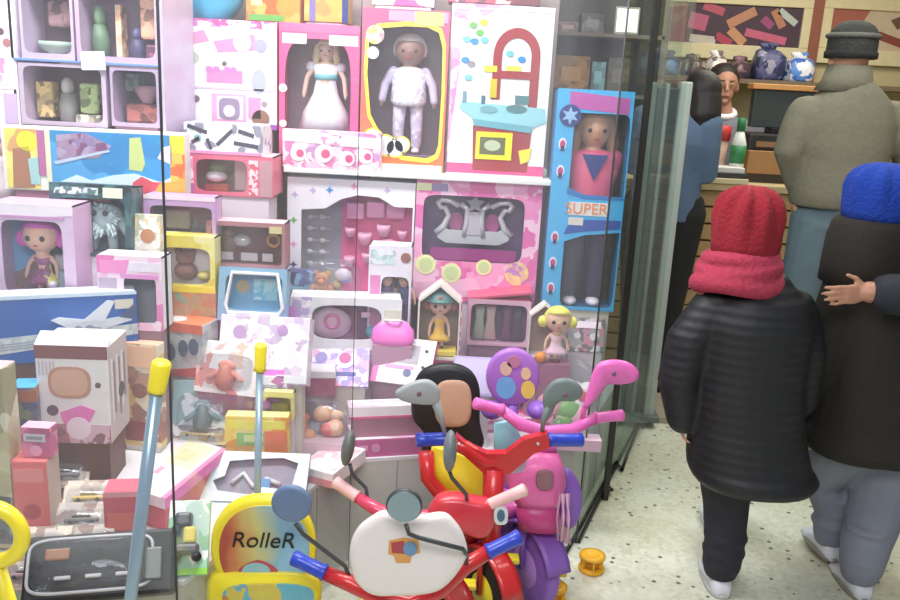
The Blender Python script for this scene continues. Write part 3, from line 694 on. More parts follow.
p.poly(a, [(0, 0), (.48, 0), (.2, .1), (.1, .3), (.03, .7), (0, 1)], pmat([(240, 140, 190), (246, 170, 210), (250, 214, 232)], 12, 3, .6), 1)
p.rect(a, 0, .93, 1, .99, hot, 1); p.rect(a, .03, .02, .96, .03, pale, 2)
arc = [(.65+.235*math.cos(t), .28-.16*math.sin(t)) for t in [math.pi*i/14 for i in range(15)]]; arci = [(.65+.145*math.cos(t), .28-.10*math.sin(t)) for t in [math.pi*i/14 for i in range(15)]]
for i in range(14): p.poly(a, [arc[i], arc[i+1], arci[i+1], arci[i]], mar, 2)
p.rect(a, .795, .28, .885, .6, mar, 2); p.rect(a, .415, .28, .505, .54, mar, 2); p.rect(a, .42, .37, .885, .415, mar, 3)
p.rect(a, .33, .345, .46, .38, yel, 4); p.rect(a, .55, .34, .7, .37, mat((240, 206, 90)), 4); p.rect(a, .4, .42, .47, .53, mat((206, 186, 60)), 4)
p.poly(a, [(.12, .56), (.97, .58), (.99, .66), (.85, .7), (.25, .66), (.1, .6)], aqua, 3); p.poly(a, [(.24, .66), (.86, .69), (.84, .73), (.26, .7)], mat((110, 170, 184)), 4)
p.disc(a, .68, .59, .035, aqd, 5, ry=.014); p.disc(a, .4, .6, .03, mat((120, 170, 180)), 5, ry=.012); p.rect(a, .66, .51, .8, .56, aqd, 4); p.rect(a, .13, .5, .17, .57, mat((110, 150, 166)), 4); p.rect(a, .32, .52, .36, .57, mat((80, 110, 130)), 4)
p.poly(a, [(.25, .7), (.85, .72), (.83, .97), (.27, .97)], mar, 2); p.rect(a, .29, .735, .66, .9, mat((250, 230, 50)), 5); p.rect(a, .33, .765, .59, .87, mat((110, 110, 76)), 6); p.disc(a, .46, .815, .028, mat((190, 200, 170)), 7, ry=.018)
p.poly(a, [(.73, .84), (.86, .82), (.84, .9), (.76, .92)], yel, 5)
for x, y, m in ((.2, .12, green), (.3, .1, yel), (.27, .16, green), (.14, .2, teal), (.22, .21, blue), (.32, .2, teal), (.58, .27, teal), (.7, .3, blue), (.14, .32, blue), (.2, .34, grey), (.18, .42, teal)): p.disc(a, x, y, .014, m, 3, ry=.010)
p.art(a); a = A(); p.rect(a, .0, 0, 1, 1, mat((120, 150, 140)), 0, 'right'); obj('side_print', a, p.root)
# ------------------------------------------------------------------ tall doll box by the corner
p = Pack('doll_box', 'tall bright blue window box of the big doll beside the glass corner', 'toy box', (541, 90, 613, 310), Y=2.86, d=.16)
bl = mat((70, 176, 232), .4)
p.wbox(bl, mat((60, 120, 170)), mat((66, 58, 74)), (.24, .1, .985, .985), 14)
w, h = p.w, p.h
a = A(); p.poly(a, [(.16, .01), (.95, .03), (.95, .1), (.16, .08)], mat((190, 90, 170)), 1)
p.disc(a, .18, .115, .036, navy, 3); p.star(a, .18, .115, .03, mat((150, 190, 230)), 4, n=6)
for y in (.24, .36, .66, .78, .9): p.disc(a, .11, y, .013, mat((230, 230, 240)), 2, ry=.02); p.disc(a, .11, y, .009, mat((190, 60, 130)), 3, ry=.013); p.rect(a, .085, y+.01, .135, y+.03, navy, 3)
p.poly(a, [(.22, .44), (.45, .47), (.99, .475), (.99, .625), (.5, .645), (.22, .68)], bl, 3); p.poly(a, [(.22, .43), (.45, .46), (.99, .465), (.99, .48), (.45, .48), (.22, .46)], mat((40, 120, 190)), 4)
p.poly(a, [(.3, .575), (.98, .57), (.98, .61), (.45, .63), (.22, .645)], mat((44, 84, 170)), 4); p.rect(a, .26, .495, .8, .555, mat((226, 222, 220)), 5); p.rect(a, .27, .565, .47, .6, mat((220, 216, 206)), 5)
text_add(a, 'SUPER', .052, Matrix.Translation((-w/2+.5*w, -.006, h*.475)) @ FRONT, mat((236, 140, 80)), .0008)
p.art(a)
doll('large doll in a pink and navy top with dark trousers', (p.p.x+.018, 2.86+.076, p.p.z+.005), h*.92, (214, 160, 128), (160, 116, 74), mat((222, 92, 130), .5), 'fashion', arm=.42, fat=1.14, hairlen=.16, trousers=mat((52, 54, 78), .6), sleeve=mat((204, 90, 130)), vneck=navy)
# ------------------------------------------------------------------ top tier, middle
def tier(name, label, px, z, cat='toy box', **k): return Pack(name, label, cat, px, z=z, **k)
p = tier('toy_kitchen_box', 'big white and pink carton with a purple lower edge, left of the blonde doll', (188, 20, 277, 128), None, Y=2.95, d=.2)
p.carton(mat((250, 244, 250), .35, var=.02)); a = A()
p.rect(a, .0, .0, .98, .07, pmat(PK, 30, 6), 1); p.poly(a, [(.3, .2), (.75, .12), (.8, .26), (.35, .3)], pink, 1); p.poly(a, [(.03, .14), (.2, .1), (.26, .2), (.04, .24)], mat((230, 150, 190)), 1)
p.disc(a, .62, .2, .03, WHITE, 3); p.rect(a, .22, .46, .62, .58, mat((230, 140, 190)), 1)
for x in (.25, .33, .45, .52): p.disc(a, x, .46, .012, mat((206, 130, 196)), 2)
p.disc(a, .8, .55, .024, mat((180, 186, 220)), 2, ry=.04); p.disc(a, .82, .22, .022, mat((170, 170, 220)), 2)
p.rect(a, .27, .68, .66, .95, mat((236, 170, 210)), 1); p.rect(a, .33, .7, .62, .92, mat((240, 226, 240)), 2); p.disc(a, .47, .82, .036, mat((150, 130, 160)), 3, p=4); p.disc(a, .47, .84, .02, mat((226, 216, 232)), 4); p.rect(a, .68, .7, .82, .9, pink, 2); p.disc(a, .82, .9, .03, brown, 2)
p.rect(a, .04, .62, .98, .64, mat((220, 200, 220)), 2); p.disc(a, .1, .74, .012, dusk, 2); p.disc(a, .08, .36, .02, mat((190, 200, 180)), 1); p.rect(a, .05, .95, 1, 1, purple, 3); p.disc(a, .42, .4, .008, dusk, 2); p.disc(a, .86, .76, .01, mat((160, 150, 150)), 2)
p.art(a); a = A(); p.rect(a, 0, 0, 1, 1, hot, 0, 'right'); p.disc(a, .3, .5, .02, WHITE, 1, 'right'); obj('side_print', a, p.root)
p = tier('floral_box', 'pink floral print box under the blonde doll', (283, 131, 380, 180), None, Y=2.88, d=.05, riser=False); p.root.location.z = zt+.018
p.h = PY(330, 131, 2.88).z-zt-.018; p.root.location.y = 2.872
p.carton(pmat([(244, 200, 224), (255, 246, 250), (226, 130, 180), (250, 220, 236), (206, 150, 200)], 26, 9, .7)); a = A()
p.poly(a, [(0, 0), (1, .14), (1, .42), (0, .3)], mat((252, 240, 246)), 1); p.poly(a, [(.36, .06), (.6, .1), (.58, .38), (.42, .34)], pmat(PK, 40, 2), 2)
for x, y, r in ((.16, .62, .026), (.42, .6, .03), (.66, .7, .026), (.85, .62, .024)): p.disc(a, x, y, r, mat((252, 236, 244)), 2); p.disc(a, x+.02, y, r*.5, hot, 3)
p.art(a)
# ------------------------------------------------------------------ things standing above the top tier (cut by the frame)
def wall_shelf(): return
q = PY(208, -14, 3.2); bs = (248-176)*proj(q)[2]/FPX/2
t = thing('toy_ball', 'large teal blue ball cut by the top edge of the photo', 'ball', (q.x, 3.22, PY(208, 24, 3.2).z+.0))
obj('ball', MB().ell((0, 0, bs), bs, mat((60, 166, 206), .3, var=.2, scale=8)), t); obj('stripe', MB().torus((0, 0, bs), bs*.995, .008, mat((120, 206, 226), .3), ax=2), t)
_risers.append((V((q.x, 3.14, 0)), .16, .16, 0, PY(208, 24, 3.2).z))
p = tier('game_box', 'orange and green box standing above the pink cartons', (246, -18, 300, 22), None, Y=3.2, d=.12); p.carton(pmat([(240, 150, 70), (236, 110, 60), (250, 176, 90)], 12, 3)); a = A(); p.rect(a, .05, .82, .7, .98, green, 1); p.rect(a, .1, .1, .3, .6, mat((240, 220, 160)), 1); p.art(a)
p = tier('game_box', 'yellow box with a purple stripe above the doll boxes', (304, -18, 348, 22), None, Y=3.2, d=.12); p.carton(pmat([(236, 176, 80), (240, 150, 70), (226, 190, 110)], 12, 7)); a = A(); p.rect(a, .12, 0, .26, 1, mat((120, 110, 170)), 1); p.rect(a, .86, 0, 1, 1, navy, 1); p.art(a)
p = tier('game_box', 'pale pink box cut by the top edge above the baby doll', (372, -26, 434, 6), None, Y=3.2, d=.12); p.carton(pmat(PK, 12, 11)); a = A(); p.rect(a, .1, .3, .9, .8, WHITE, 1); p.art(a)
p = tier('game_box', 'reddish box cut by the top edge above the play kitchen', (448, -26, 540, 4), None, Y=3.2, d=.12); p.carton(pmat([(190, 90, 110), (230, 180, 190), (120, 70, 80)], 14, 12)); a = A(); p.rect(a, .1, .3, .6, .8, pale, 1); p.art(a)
# ------------------------------------------------------------------ far left, top: tall pale box, boxed toys on the glass shelf, sand-play box
p = tier('tall_box', 'tall white and pale pink box cut by the left edge', (-22, -30, 21, 126), None, Y=2.64, d=.18); p.carton(pmat([(250, 240, 250), (244, 226, 242), (252, 248, 252)], 8, 2, .6)); a = A(); p.rect(a, .62, .55, .96, .75, pmat(PK, 22, 4), 1); p.rect(a, .65, .78, .95, .98, lilac, 1); p.disc(a, .7, .38, .01, dusk, 1); p.disc(a, .82, .45, .012, mat((180, 120, 120)), 1); p.art(a)
def cell(label, px, z, tray, side, shapes, Y=None, riser=True):
    p = tier('window_carton', label, px, z, d=.16, riser=riser, group=None) if Y is None else Pack('window_carton', label, 'toy box', px, Y=Y, d=.16, riser=riser)
    p.wbox(mat(side, .35), tray=mat(tray, .5, var=.2, scale=12), op=(.05, .05, .95, .93), p=10)
    for k, (nm, x0, y0, x1, y1, c) in enumerate(shapes):
        W_, H_ = p.w, p.h; cx, cz = -W_/2+(x0+x1)/2*W_, H_*(1-(y0+y1)/2); rx, rz = (x1-x0)*W_/2, (y1-y0)*H_/2
        mb = MB()
        if nm == 'toy_figure':
            mb.ell((cx, .1, cz+rz*.55), (rx*.6, .03, rz*.42), mat(c)); mb.rings([[V((cx+x, .1+y, cz+z)) for x, y in sq(12, 2.4, rx*k2, .028)] for z, k2 in ((-rz, .8), (-rz*.3, 1), (rz*.25, .6))], mat(tuple(int(v*.8) for v in c)))
        elif nm == 'toy_dish':
            mb.lathe([(rx*.4, -rz), (rx, rz*.3), (rx*1.02, rz), (rx*.9, rz*.9), (rx*.3, -rz*.6)], mat(c), (0, 0, 0), 20, Matrix.Translation((cx, .085, cz)) @ Matrix.Diagonal((1, min(1, .05/rx), 1, 1)))
        else: mb.box((cx-rx, .075, cz-rz), (cx+rx, .13, cz+rz), pmat([c, tuple(int(v*.75) for v in c), tuple(min(255, int(v*1.2)) for v in c)], 26, k), min(rx, rz)*.25)
        obj(nm, mb, p.root)
    return p
lo1 = cell('lower left window carton with a pale toy figure, under the glass shelf', (22, 64, 108, 126), None, (140, 110, 116), (196, 176, 200), [('toy_figure', .28, .2, .5, .95, (206, 206, 196)), ('toy_block', .04, .3, .24, .9, (206, 180, 120)), ('toy_block', .56, .3, .78, .8, (160, 180, 120)), ('toy_figure', .8, .55, .95, .95, (90, 76, 84)), ('toy_block', .5, .82, .8, .97, (222, 210, 190))], Y=2.64)
lo2 = cell('lower right window carton with a reddish toy, under the glass shelf', (112, 68, 160, 127), None, (120, 96, 104), (180, 160, 190), [('toy_block', .1, .1, .4, .4, (110, 130, 120)), ('toy_dish', .3, .3, .8, .6, (180, 140, 150)), ('toy_block', .1, .62, .9, .95, (180, 110, 100))], Y=2.64)
zc = max(lo1.p.z+lo1.h, lo2.p.z+lo2.h)+.004
xa, xb = lo1.p.x-lo1.w/2-.01, lo2.p.x+lo2.w/2+.01
struct('glass_shelf', MB().box((xa, lo1.p.y-.005, zc), (xb, lo1.p.y+.3, zc+.008), mat((120, 150, 214), .15), .002))
struct('shelf_bracket', MB().box((xa-.008, lo1.p.y, 1.0), (xa, lo1.p.y+.3, TOP-.7), mat((196, 180, 204), .3))); struct('shelf_bracket', MB().box((xb, lo1.p.y, 1.0), (xb+.008, lo1.p.y+.3, TOP-.7), mat((196, 180, 204), .3)))
u1 = cell('upper left window carton with a pale green dish, on the glass shelf', (22, -30, 75, 57), None, (128, 100, 112), (200, 180, 206), [('toy_dish', .1, .78, .8, .94, (176, 200, 180)), ('toy_block', .3, .3, .75, .6, (150, 116, 120))], Y=lo1.p.y+.01, riser=False); u1.root.location.z = zc+.008
u2 = cell('upper right window carton with green and orange toys, on the glass shelf', (77, -30, 160, 57), None, (126, 100, 120), (196, 170, 196), [('toy_figure', .03, .3, .24, .96, (130, 170, 130)), ('toy_block', .36, .3, .43, .95, (230, 180, 150)), ('toy_figure', .5, .55, .7, .96, (90, 84, 130)), ('toy_block', .66, .1, .96, .7, (216, 160, 130)), ('toy_block', .72, .76, .95, .95, (150, 90, 120))], Y=lo1.p.y+.01, riser=False); u2.root.location.z = zc+.008
q = PY(92.5, 70, lo1.p.y-.02); k = proj(q)[2]/FPX
t = tag(obj('price_sign', MB().box((-12*k, -.0015, 0), (12*k, .0015, 18*k), WHITE)), 'blank white price card hanging on the edge of the glass shelf', 'price card'); t.location = (q.x, lo1.p.y-.009, q.z); t.rotation_euler = (0, R(-3), 0)
p = tier('play_box', 'wide blue box with a yellow end and red flames at its foot', (8, 130, 184, 193), None, Y=2.56, d=0.07, yaw=4)
p.carton(mat((246, 240, 236), .35), top=mat((240, 236, 214))); a = A()
p.rect(a, .02, .03, .2, .97, pmat([(240, 226, 110), (250, 236, 130), (226, 170, 110)], 14, 2), 1); p.disc(a, .14, .22, .03, mat((252, 236, 60)), 2); p.poly(a, [(.06, .35), (.15, .3), (.17, .95), (.05, .97)], mat((176, 120, 90)), 2); p.poly(a, [(.14, .5), (.2, .45), (.2, .9), (.15, .9)], mat((170, 214, 214)), 3)
p.rect(a, .195, .04, .235, .75, mat((190, 110, 160)), 3); p.rect(a, .24, .04, .265, .97, mat((240, 236, 200)), 2)
p.rect(a, .265, .03, .92, .85, pmat([(70, 160, 220), (90, 176, 230), (60, 146, 206), (84, 168, 224)], 6, 4, .6), 1)
p.poly(a, [(.3, .1), (.46, .05), (.6, .24), (.52, .44), (.3, .5)], pmat([(150, 130, 170), (170, 140, 170), (140, 90, 130), (180, 160, 190)], 26, 4), 2); p.poly(a, [(.28, .52), (.58, .3), (.59, .33), (.29, .57)], mat((190, 206, 226)), 3)
p.poly(a, [(.7, .1), (.76, .08), (.78, .5), (.76, .62), (.69, .6)], mat((206, 220, 140)), 2); p.poly(a, [(.88, .22), (.93, .18), (.93, .5), (.85, .4)], mat((236, 226, 236)), 2)
p.poly(a, [(.3, .85), (.4, .72), (.48, .8), (.6, .7), (.72, .66), (.86, .78), (.92, .7), (.92, .9), (.3, .92)], mat((220, 240, 244)), 3)
p.poly(a, [(.7, .97), (.71, .8), (.76, .7), (.82, .78), (.88, .78), (.92, .97)], mat((226, 84, 100)), 4); p.poly(a, [(.82, .97), (.86, .8), (.93, .76), (1, .7), (1, .97)], mat((244, 176, 70)), 5)
p.rect(a, .92, .03, 1, .3, yel, 2); p.rect(a, .92, .3, 1, .97, pmat([(244, 170, 60), (240, 120, 60), (250, 200, 90)], 20, 6), 2); p.art(a)
# brown-haired doll at the very edge
q = PZ(2, 206, 1.06)
_risers.append((q+V((0, -.05, 0)), .1, .1, 0, 1.06))
doll('brown-haired doll half cut by the left edge above the lilac doll box', (q.x, q.y, 1.06), PY(2, 138, q.y).z-1.06, (232, 180, 150), (150, 100, 70), mat((236, 220, 226)), 'baby', hairlen=.1)
# ------------------------------------------------------------------ left, second row
p = tier('monster_figure_box', 'dark teal framed window box with a shaggy silver toy monster', (50, 184, 131, 256), .98, d=.09, lean=6)
p.wbox(pmat([(56, 84, 90), (70, 110, 112), (40, 56, 62)], 20, 3), tray=mat((76, 96, 100)), op=(.07, .2, .93, .95), p=8)
a = A(); p.rect(a, .06, .05, .6, .15, pmat([(200, 214, 210), (90, 120, 124), (220, 226, 222)], 60, 2), 1); p.rect(a, .66, .04, .9, .18, mat((226, 226, 206)), 2); p.art(a)
random.seed(3); mb = MB(); W_, H_ = p.w, p.h; sm = mat((176, 196, 196), .35, .1, var=.3, scale=70)
mb.ell((W_*.08, .05, H_*.52), (W_*.24, .028, H_*.24), sm)
for i in range(46):
    a_ = random.uniform(0, 6.28); r_ = random.uniform(.5, 1); x, z = W_*.08+math.cos(a_)*W_*.22*r_, H_*.52+math.sin(a_)*H_*.22*r_
    mb.limb([(x, .03, z), (x+math.cos(a_)*.012, .02, z+math.sin(a_)*.012-.004)], [.008, .003], sm, 6)
for s in (-1, 1): mb.limb([(W_*(.08+.2*s), .05, H_*.5), (W_*(.08+.33*s), .04, H_*.3)], [.016, .011], sm, 8); mb.limb([(W_*(.08+.1*s), .05, H_*.36), (W_*(.08+.13*s), .045, H_*.12)], [.016, .014], sm, 8)
fig = obj('toy_monster', mb, p.root)
for s in (-1, 1): obj('eye', MB().ell((W_*(.08+.07*s), .018, H_*.6), (.008, .005, .008), mat((40, 60, 66)), nu=10, nv=6), fig)
obj('red_logo', MB().box((-W_*.1, .02, H_*.76), (W_*.2, .028, H_*.84), mat((150, 70, 80)), .003), p.root)
p = tier('rag_doll_box', 'lilac window box with the purple-haired rag doll', (-6, 204, 78, 300), .87, d=.12)
p.wbox(mat((226, 196, 226), .35), mat((216, 170, 206)), pmat([(110, 186, 226), (120, 196, 230), (150, 120, 110)], 6, 3), (.14, .17, .86, .96), 8)
a = A(); p.poly(a, [(0, 0), (1, 0), (1, .1), (.06, .16)], mat((250, 236, 246)), 1); p.rect(a, .1, .12, .9, .15, mat((206, 150, 200)), 2); p.art(a)
doll('purple-haired rag doll with a yellow top and plum skirt', (p.p.x-.0, p.p.y+.056, .876), p.h*.81, (236, 186, 160), (214, 74, 190), pmat([(240, 226, 110), (150, 70, 120), (170, 90, 140)], 18, 2), 'rag', group=None)
obj('toy_pet', MB().ell((.035, .035, .02), (.014, .012, .014), WHITE).ell((.035, .03, .038), (.012, .011, .011), WHITE), p.root, 'white toy pet'); obj('toy_dresser', MB().box((.03, .05, .01), (.085, .09, .07), mat((170, 196, 206)), .008), p.root)
p = tier('figure_card', 'pale card with tan and green figures behind the pink case', (128, 214, 160, 262), .965, d=.03, lean=8); p.carton(pmat([(236, 226, 216), (226, 206, 170), (190, 190, 160), (250, 244, 240)], 36, 8)); a = A(); p.disc(a, .6, .45, .02, mat((190, 130, 90)), 1); p.art(a)
p = tier('toy_tablet_case', 'pink and white toy case with a grey window', (100, 256, 164, 330), .80, d=.08)
p.wbox(pmat([(246, 200, 226), (236, 130, 190), (250, 226, 240)], 10, 1), WHITE, mat((150, 146, 156)), (.4, .26, .9, .9), 7); a = A(); p.poly(a, [(.04, .08), (.5, .05), (.45, .24), (.06, .24)], mat((246, 150, 206)), 1); p.rect(a, .5, .08, .96, .2, mat((240, 230, 246)), 1); p.rect(a, .36, .24, .94, .3, mat((226, 150, 210)), 1); p.rect(a, .02, .3, .3, .95, mat((190, 170, 190)), 1); p.art(a)
p = tier('airplane_box', 'long blue box picturing a white airplane, at the left edge', (-34, 295, 126, 362), .73, d=.07, yaw=24)
p.carton(mat((44, 98, 176), .35, var=.06), top=mat((226, 234, 244))); a = A(); wh = mat((222, 226, 232)); gy = mat((150, 160, 176))
p.poly(a, [(.2, .62), (1, .5), (1, .66), (.2, .86)], pmat([(206, 210, 214), (190, 194, 200), (220, 222, 224)], 50, 3), 1)
for i in range(3): p.poly(a, [(.24, .7+i*.04), (.5, .66+i*.04), (.5, .675+i*.04), (.24, .715+i*.04)], gy, 2)
p.poly(a, [(.54, .38), (.58, .34), (.78, .42), (.96, .36), (.97, .44), (.8, .56), (.62, .5)], wh, 3); p.poly(a, [(.7, .42), (.84, .12), (.88, .14), (.82, .44)], wh, 4); p.poly(a, [(.72, .5), (.8, .52), (.86, .8), (.82, .82)], gy, 4); p.poly(a, [(.9, .38), (.98, .2), (1.0, .22), (.97, .42)], mat((80, 90, 130)), 4)
p.rect(a, .88, .12, .98, .26, mat((214, 206, 190)), 2); p.disc(a, .74, .54, .012, gy, 5); p.disc(a, .68, .53, .01, gy, 5); p.poly(a, [(0, .0), (1, .0), (1, .05), (0, .05)], mat((206, 224, 240)), 2); p.art(a)
p = tier('plush_toy_box', 'yellow box with a brown plush toy in its window', (157, 236, 216, 318), None, Y=2.46, d=0.07)
p.wbox(pmat([(246, 232, 130), (250, 240, 170), (236, 214, 90)], 10, 2), tray=mat((200, 170, 120)), op=(.08, .14, .92, .58), p=5); a = A(); p.rect(a, 0, .6, 1, .68, mat((252, 226, 40)), 2); p.rect(a, 0, .68, 1, 1, pmat([(216, 150, 90), (190, 160, 120), (200, 140, 100), (150, 180, 150)], 16, 5), 1); p.art(a)
W_, H_ = p.w, p.h; mb = MB(); bm_ = mat((146, 104, 90), .9, var=.3, scale=90); mb.ell((-.01, .038, H_*.55), (W_*.2, .024, H_*.11), bm_); mb.ell((-.01, .036, H_*.71), (W_*.16, .024, H_*.09), bm_)
for s in (-1, 1): mb.ell((-.01+s*W_*.12, .04, H_*.78), (W_*.06, .015, H_*.04), bm_, nu=10, nv=6)
obj('plush_toy', mb, p.root); obj('plush_flower', MB().ell((W_*.25, .04, H_*.5), (W_*.12, .02, H_*.06), mat((236, 220, 130))), p.root)
p = tier('construction_box', 'orange-topped box with grey vehicle pictures behind the yellow grip', (137, 322, 206, 376), None, Y=2.385, d=0.09, yaw=-14)
p.carton(pmat([(196, 196, 200), (210, 206, 206), (180, 180, 186)], 18, 4), top=mat((240, 130, 88))); a = A(); p.rect(a, 0, 0, 1, .16, mat((232, 110, 80)), 1); p.rect(a, 0, .16, .35, 1, pmat([(236, 180, 90), (200, 150, 120), (226, 206, 190)], 20, 3), 1)
for x, y in ((.5, .55), (.7, .45), (.86, .4)): p.disc(a, x, y, .016, mat((90, 96, 120)), 2, ry=.026)
p.poly(a, [(.4, .9), (1, .75), (1, .95), (.4, 1)], mat((206, 90, 90)), 2); p.disc(a, .5, .6, .03, WHITE, 1, 'top'); p.art(a)
# ------------------------------------------------------------------ middle-left stacks
p = tier('window_carton', 'flat dusk-grey window carton with a purple rim under the flame box', (145, 196, 216, 238), None, Y=2.5, d=0.07); p.wbox(mat((196, 160, 206), .4), tray=mat((112, 108, 110)), op=(.08, .24, .95, .95), p=8); a = A(); p.rect(a, 0, 0, 1, .1, pale, 1); p.art(a)
obj('toy_block', MB().box((-.06, .03, .02), (.02, .08, .08), mat((140, 136, 130)), .012), p.root)
RW = p = tier('window_carton', 'red and pink window carton with a small figure, below the white stack', (181, 155, 273, 196), 1.11, d=.16)
p.wbox(mat((232, 110, 140), .4), tray=mat((176, 150, 130)), op=(.17, .12, .72, .9), p=6, top=pale); a = A(); p.rect(a, .02, .08, .14, .95, pmat(PK, 30, 3), 1); p.rect(a, .74, .1, .84, .95, pmat([(250, 220, 226), (220, 90, 120)], 60, 5), 1); p.rect(a, .86, .1, .99, .98, mat((196, 150, 160)), 1); p.art(a)
mb = MB(); mb.ell((-.05, .08, p.h*.62), (.035, .03, p.h*.16), mat((120, 140, 90))); mb.ell((-.05, .06, p.h*.42), (.035, .03, p.h*.14), WHITE); mb.box((-.09, .05, .008), (-.01, .1, p.h*.25), mat((170, 70, 60)), .006); obj('toy_figure', mb, p.root); obj('picture_card', MB().box((.0, .1, .008), (.085, .104, p.h*.8), mat((246, 232, 226))), p.root)
p = tier('picture_box', 'white box with black line pictures stacked on the red and pink carton', (184, 126, 262, 152), None, Y=RW.p.y, d=.15, riser=False); p.root.location.z = RW.p.z+RW.h+.001; p.h = PY(223, 124, RW.p.y).z-p.root.location.z
p.carton(pmat([(250, 246, 252), (236, 240, 246), (255, 255, 255), (150, 150, 170)], 26, 7)); a = A(); bk = mat((64, 60, 84))
for s in ((.05, .1, .3, .3), (.3, .5, .35, .85), (.42, .7, .62, .2), (.64, .6, .95, .7), (.1, .65, .2, .5), (.7, .2, .9, .35)): p.poly(a, stick(*s, .02), bk, 1)
p.rect(a, .0, .9, 1, 1, pink, 2); p.disc(a, .18, .5, .012, teal, 1); p.art(a)
p = tier('jewellery_box', 'dark red window box with a gold ring and silver pieces', (207, 222, 285, 268), None, Y=2.52, d=0.08)
p.wbox(mat((176, 120, 130), .4), tray=mat((112, 56, 74)), op=(.06, .1, .96, .95), p=10, top=mat((240, 190, 206))); H_ = p.h; W_ = p.w
obj('toy_ring', MB().torus((W_*.3, .06, H_*.55), .018, .005, mat((216, 150, 90), .3, .3), ax=1), p.root); obj('toy_mask', MB().ell((-W_*.12, .07, H_*.5), (.03, .02, .02), mat((206, 206, 210), .2, .3)), p.root)
for x0, x1 in ((-.42, -.22), (-.12, .1), (.16, .3)): obj('name_plate', MB().box((W_*x0, .05, H_*.08), (W_*x1, .056, H_*.26), mat((226, 220, 226)), .002), p.root)
obj('toy_bear', MB().ell((-W_*.28, .07, H_*.42), (.026, .022, .03), mat((130, 100, 90))).ell((-W_*.28, .065, H_*.68), (.02, .018, .018), mat((130, 100, 90))), p.root); obj('sale_sticker', MB().box((W_*.3, -.0025, H_*.78), (W_*.46, -.001, H_*.93), mat((216, 200, 150))), p.root)
p = tier('toy_laptop_box', 'open blue toy laptop package with a white screen frame', (217, 268, 285, 322), None, Y=2.44, d=.06, lean=12)
p.wbox(mat((130, 170, 200), .4), tray=mat((100, 170, 214)), op=(.1, .12, .94, .78), p=6, film=False); a = A(); p.rect(a, .46, .2, .82, .6, pmat([(150, 220, 240), (110, 200, 236), (190, 236, 246)], 40, 2), 1, 'in'); p.rect(a, .1, .86, 1, .97, mat((120, 100, 190)), 1); p.disc(a, .3, .36, .02, mat((200, 170, 130)), 1, 'in'); p.art(a)
obj('screen_frame', MB().tube([p.pt('front', x, y, .004) for x, y in ((.2, .1), (.86, .1), (.96, .72), (.9, .84), (.16, .84), (.12, .7))], .006, WHITE, 8, True), p.root)
p = tier('battery_toy_box', 'small dark blue box right of the toy laptop', (284, 272, 312, 312), .72, d=.06, yaw=-10); p.carton(pmat([(90, 100, 150), (60, 60, 100), (130, 170, 206)], 18, 2)); a = A(); p.rect(a, .1, .35, .9, .9, mat((130, 176, 206)), 1); p.art(a)
# ------------------------------------------------------------------ middle pile
def bag_pack(label, px, z, body, cols, seed, lean=0, d=.08, n=7, name='toy_bag'):
    """clear bag with loose toys inside"""
    p = Pack(name, label, 'bag', px, z=z, d=d, lean=lean); w, h = p.w, p.h; random.seed(seed)
    rr = []
    for fz, k in ((0, .85), (.1, 1), (.5, 1.0), (.8, .85), (.93, .6), (1, .35)):
        rr.append([V((x*(1+random.uniform(-.05, .05)), d/2+y*(1+random.uniform(-.1, .1)), fz*h)) for x, y in sq(18, 3, w/2*k, d/2*k)])
    obj('film', MB().rings(rr, DOME, True), p.root)
    for i in range(n):
        r = min(w, h)*random.uniform(.12, .2); c = (random.uniform(-.32, .32)*w, d*.5+random.uniform(-.1, .1)*d, r+random.uniform(0, .55)*h)
        obj(body, MB().ell(c, (r, min(r, d*.3), r*random.uniform(.7, 1)), mat(cols[i % len(cols)], .4), nu=12, nv=8), p.root)
    return p
q = PZ(331, 306, .76)
p = bag_pack('clear dome bag with a small brown teddy bear', (302, 262, 360, 306), .76, 'shred', [(196, 150, 130), (206, 190, 206), (160, 150, 200)], 4, n=3)
tb = mat((190, 130, 96), .9, var=.3, scale=90); w_, h_ = p.w, p.h
t = thing('teddy_bear', 'small brown teddy bear inside the clear dome bag', 'teddy bear', p.W(-.035, p.d/2-.012, .004), (0, 0, 0))
mb = MB().ell((0, 0, .035), (.028, .022, .035), tb).ell((0, -.004, .082), (.024, .02, .022), tb).ell((0, -.022, .078), (.01, .01, .008), tb, nu=10, nv=6)
for s in (-1, 1): mb.ell((s*.02, 0, .101), (.009, .006, .009), tb, nu=10, nv=6); mb.limb([(s*.026, -.004, .055), (s*.036, -.016, .034)], [.01, .009], tb, 8); mb.limb([(s*.014, -.01, .014), (s*.024, -.03, .01)], [.013, .011], tb, 8)
obj('body', mb, t)
for s in (-1, 1): obj('eye', MB().ell((s*.009, -.022, .088), .0025, BLACK, nu=8, nv=6), t)
p = tier('doll_pair_box', 'white and lilac box with two dark-haired fashion dolls', (367, 246, 409, 330), .69, d=.09)
p.wbox(mat((236, 226, 240), .35), tray=mat((200, 120, 170)), op=(.3, .36, .96, .97), p=6); a = A(); p.rect(a, .04, .05, .62, .22, pmat([(206, 226, 226), (236, 236, 240), (180, 200, 210)], 40, 2), 1); p.disc(a, .86, .13, .017, mat((150, 100, 90)), 2); p.rect(a, .04, .35, .28, .95, mat((216, 130, 180)), 1); p.art(a)
for i, (x, l) in enumerate(((-.012, 'left one of the two dark-haired dolls in the white and lilac box'), (.046, 'right one of the two dark-haired dolls in the white and lilac box'))):
    doll(l, p.W(x, .05, .012), p.h*.6, (206, 160, 140), (50, 44, 70), mat((70, 70, 120) if i else (90, 60, 110), .5), 'baby', hairlen=.12, trousers=mat((60, 64, 116)))
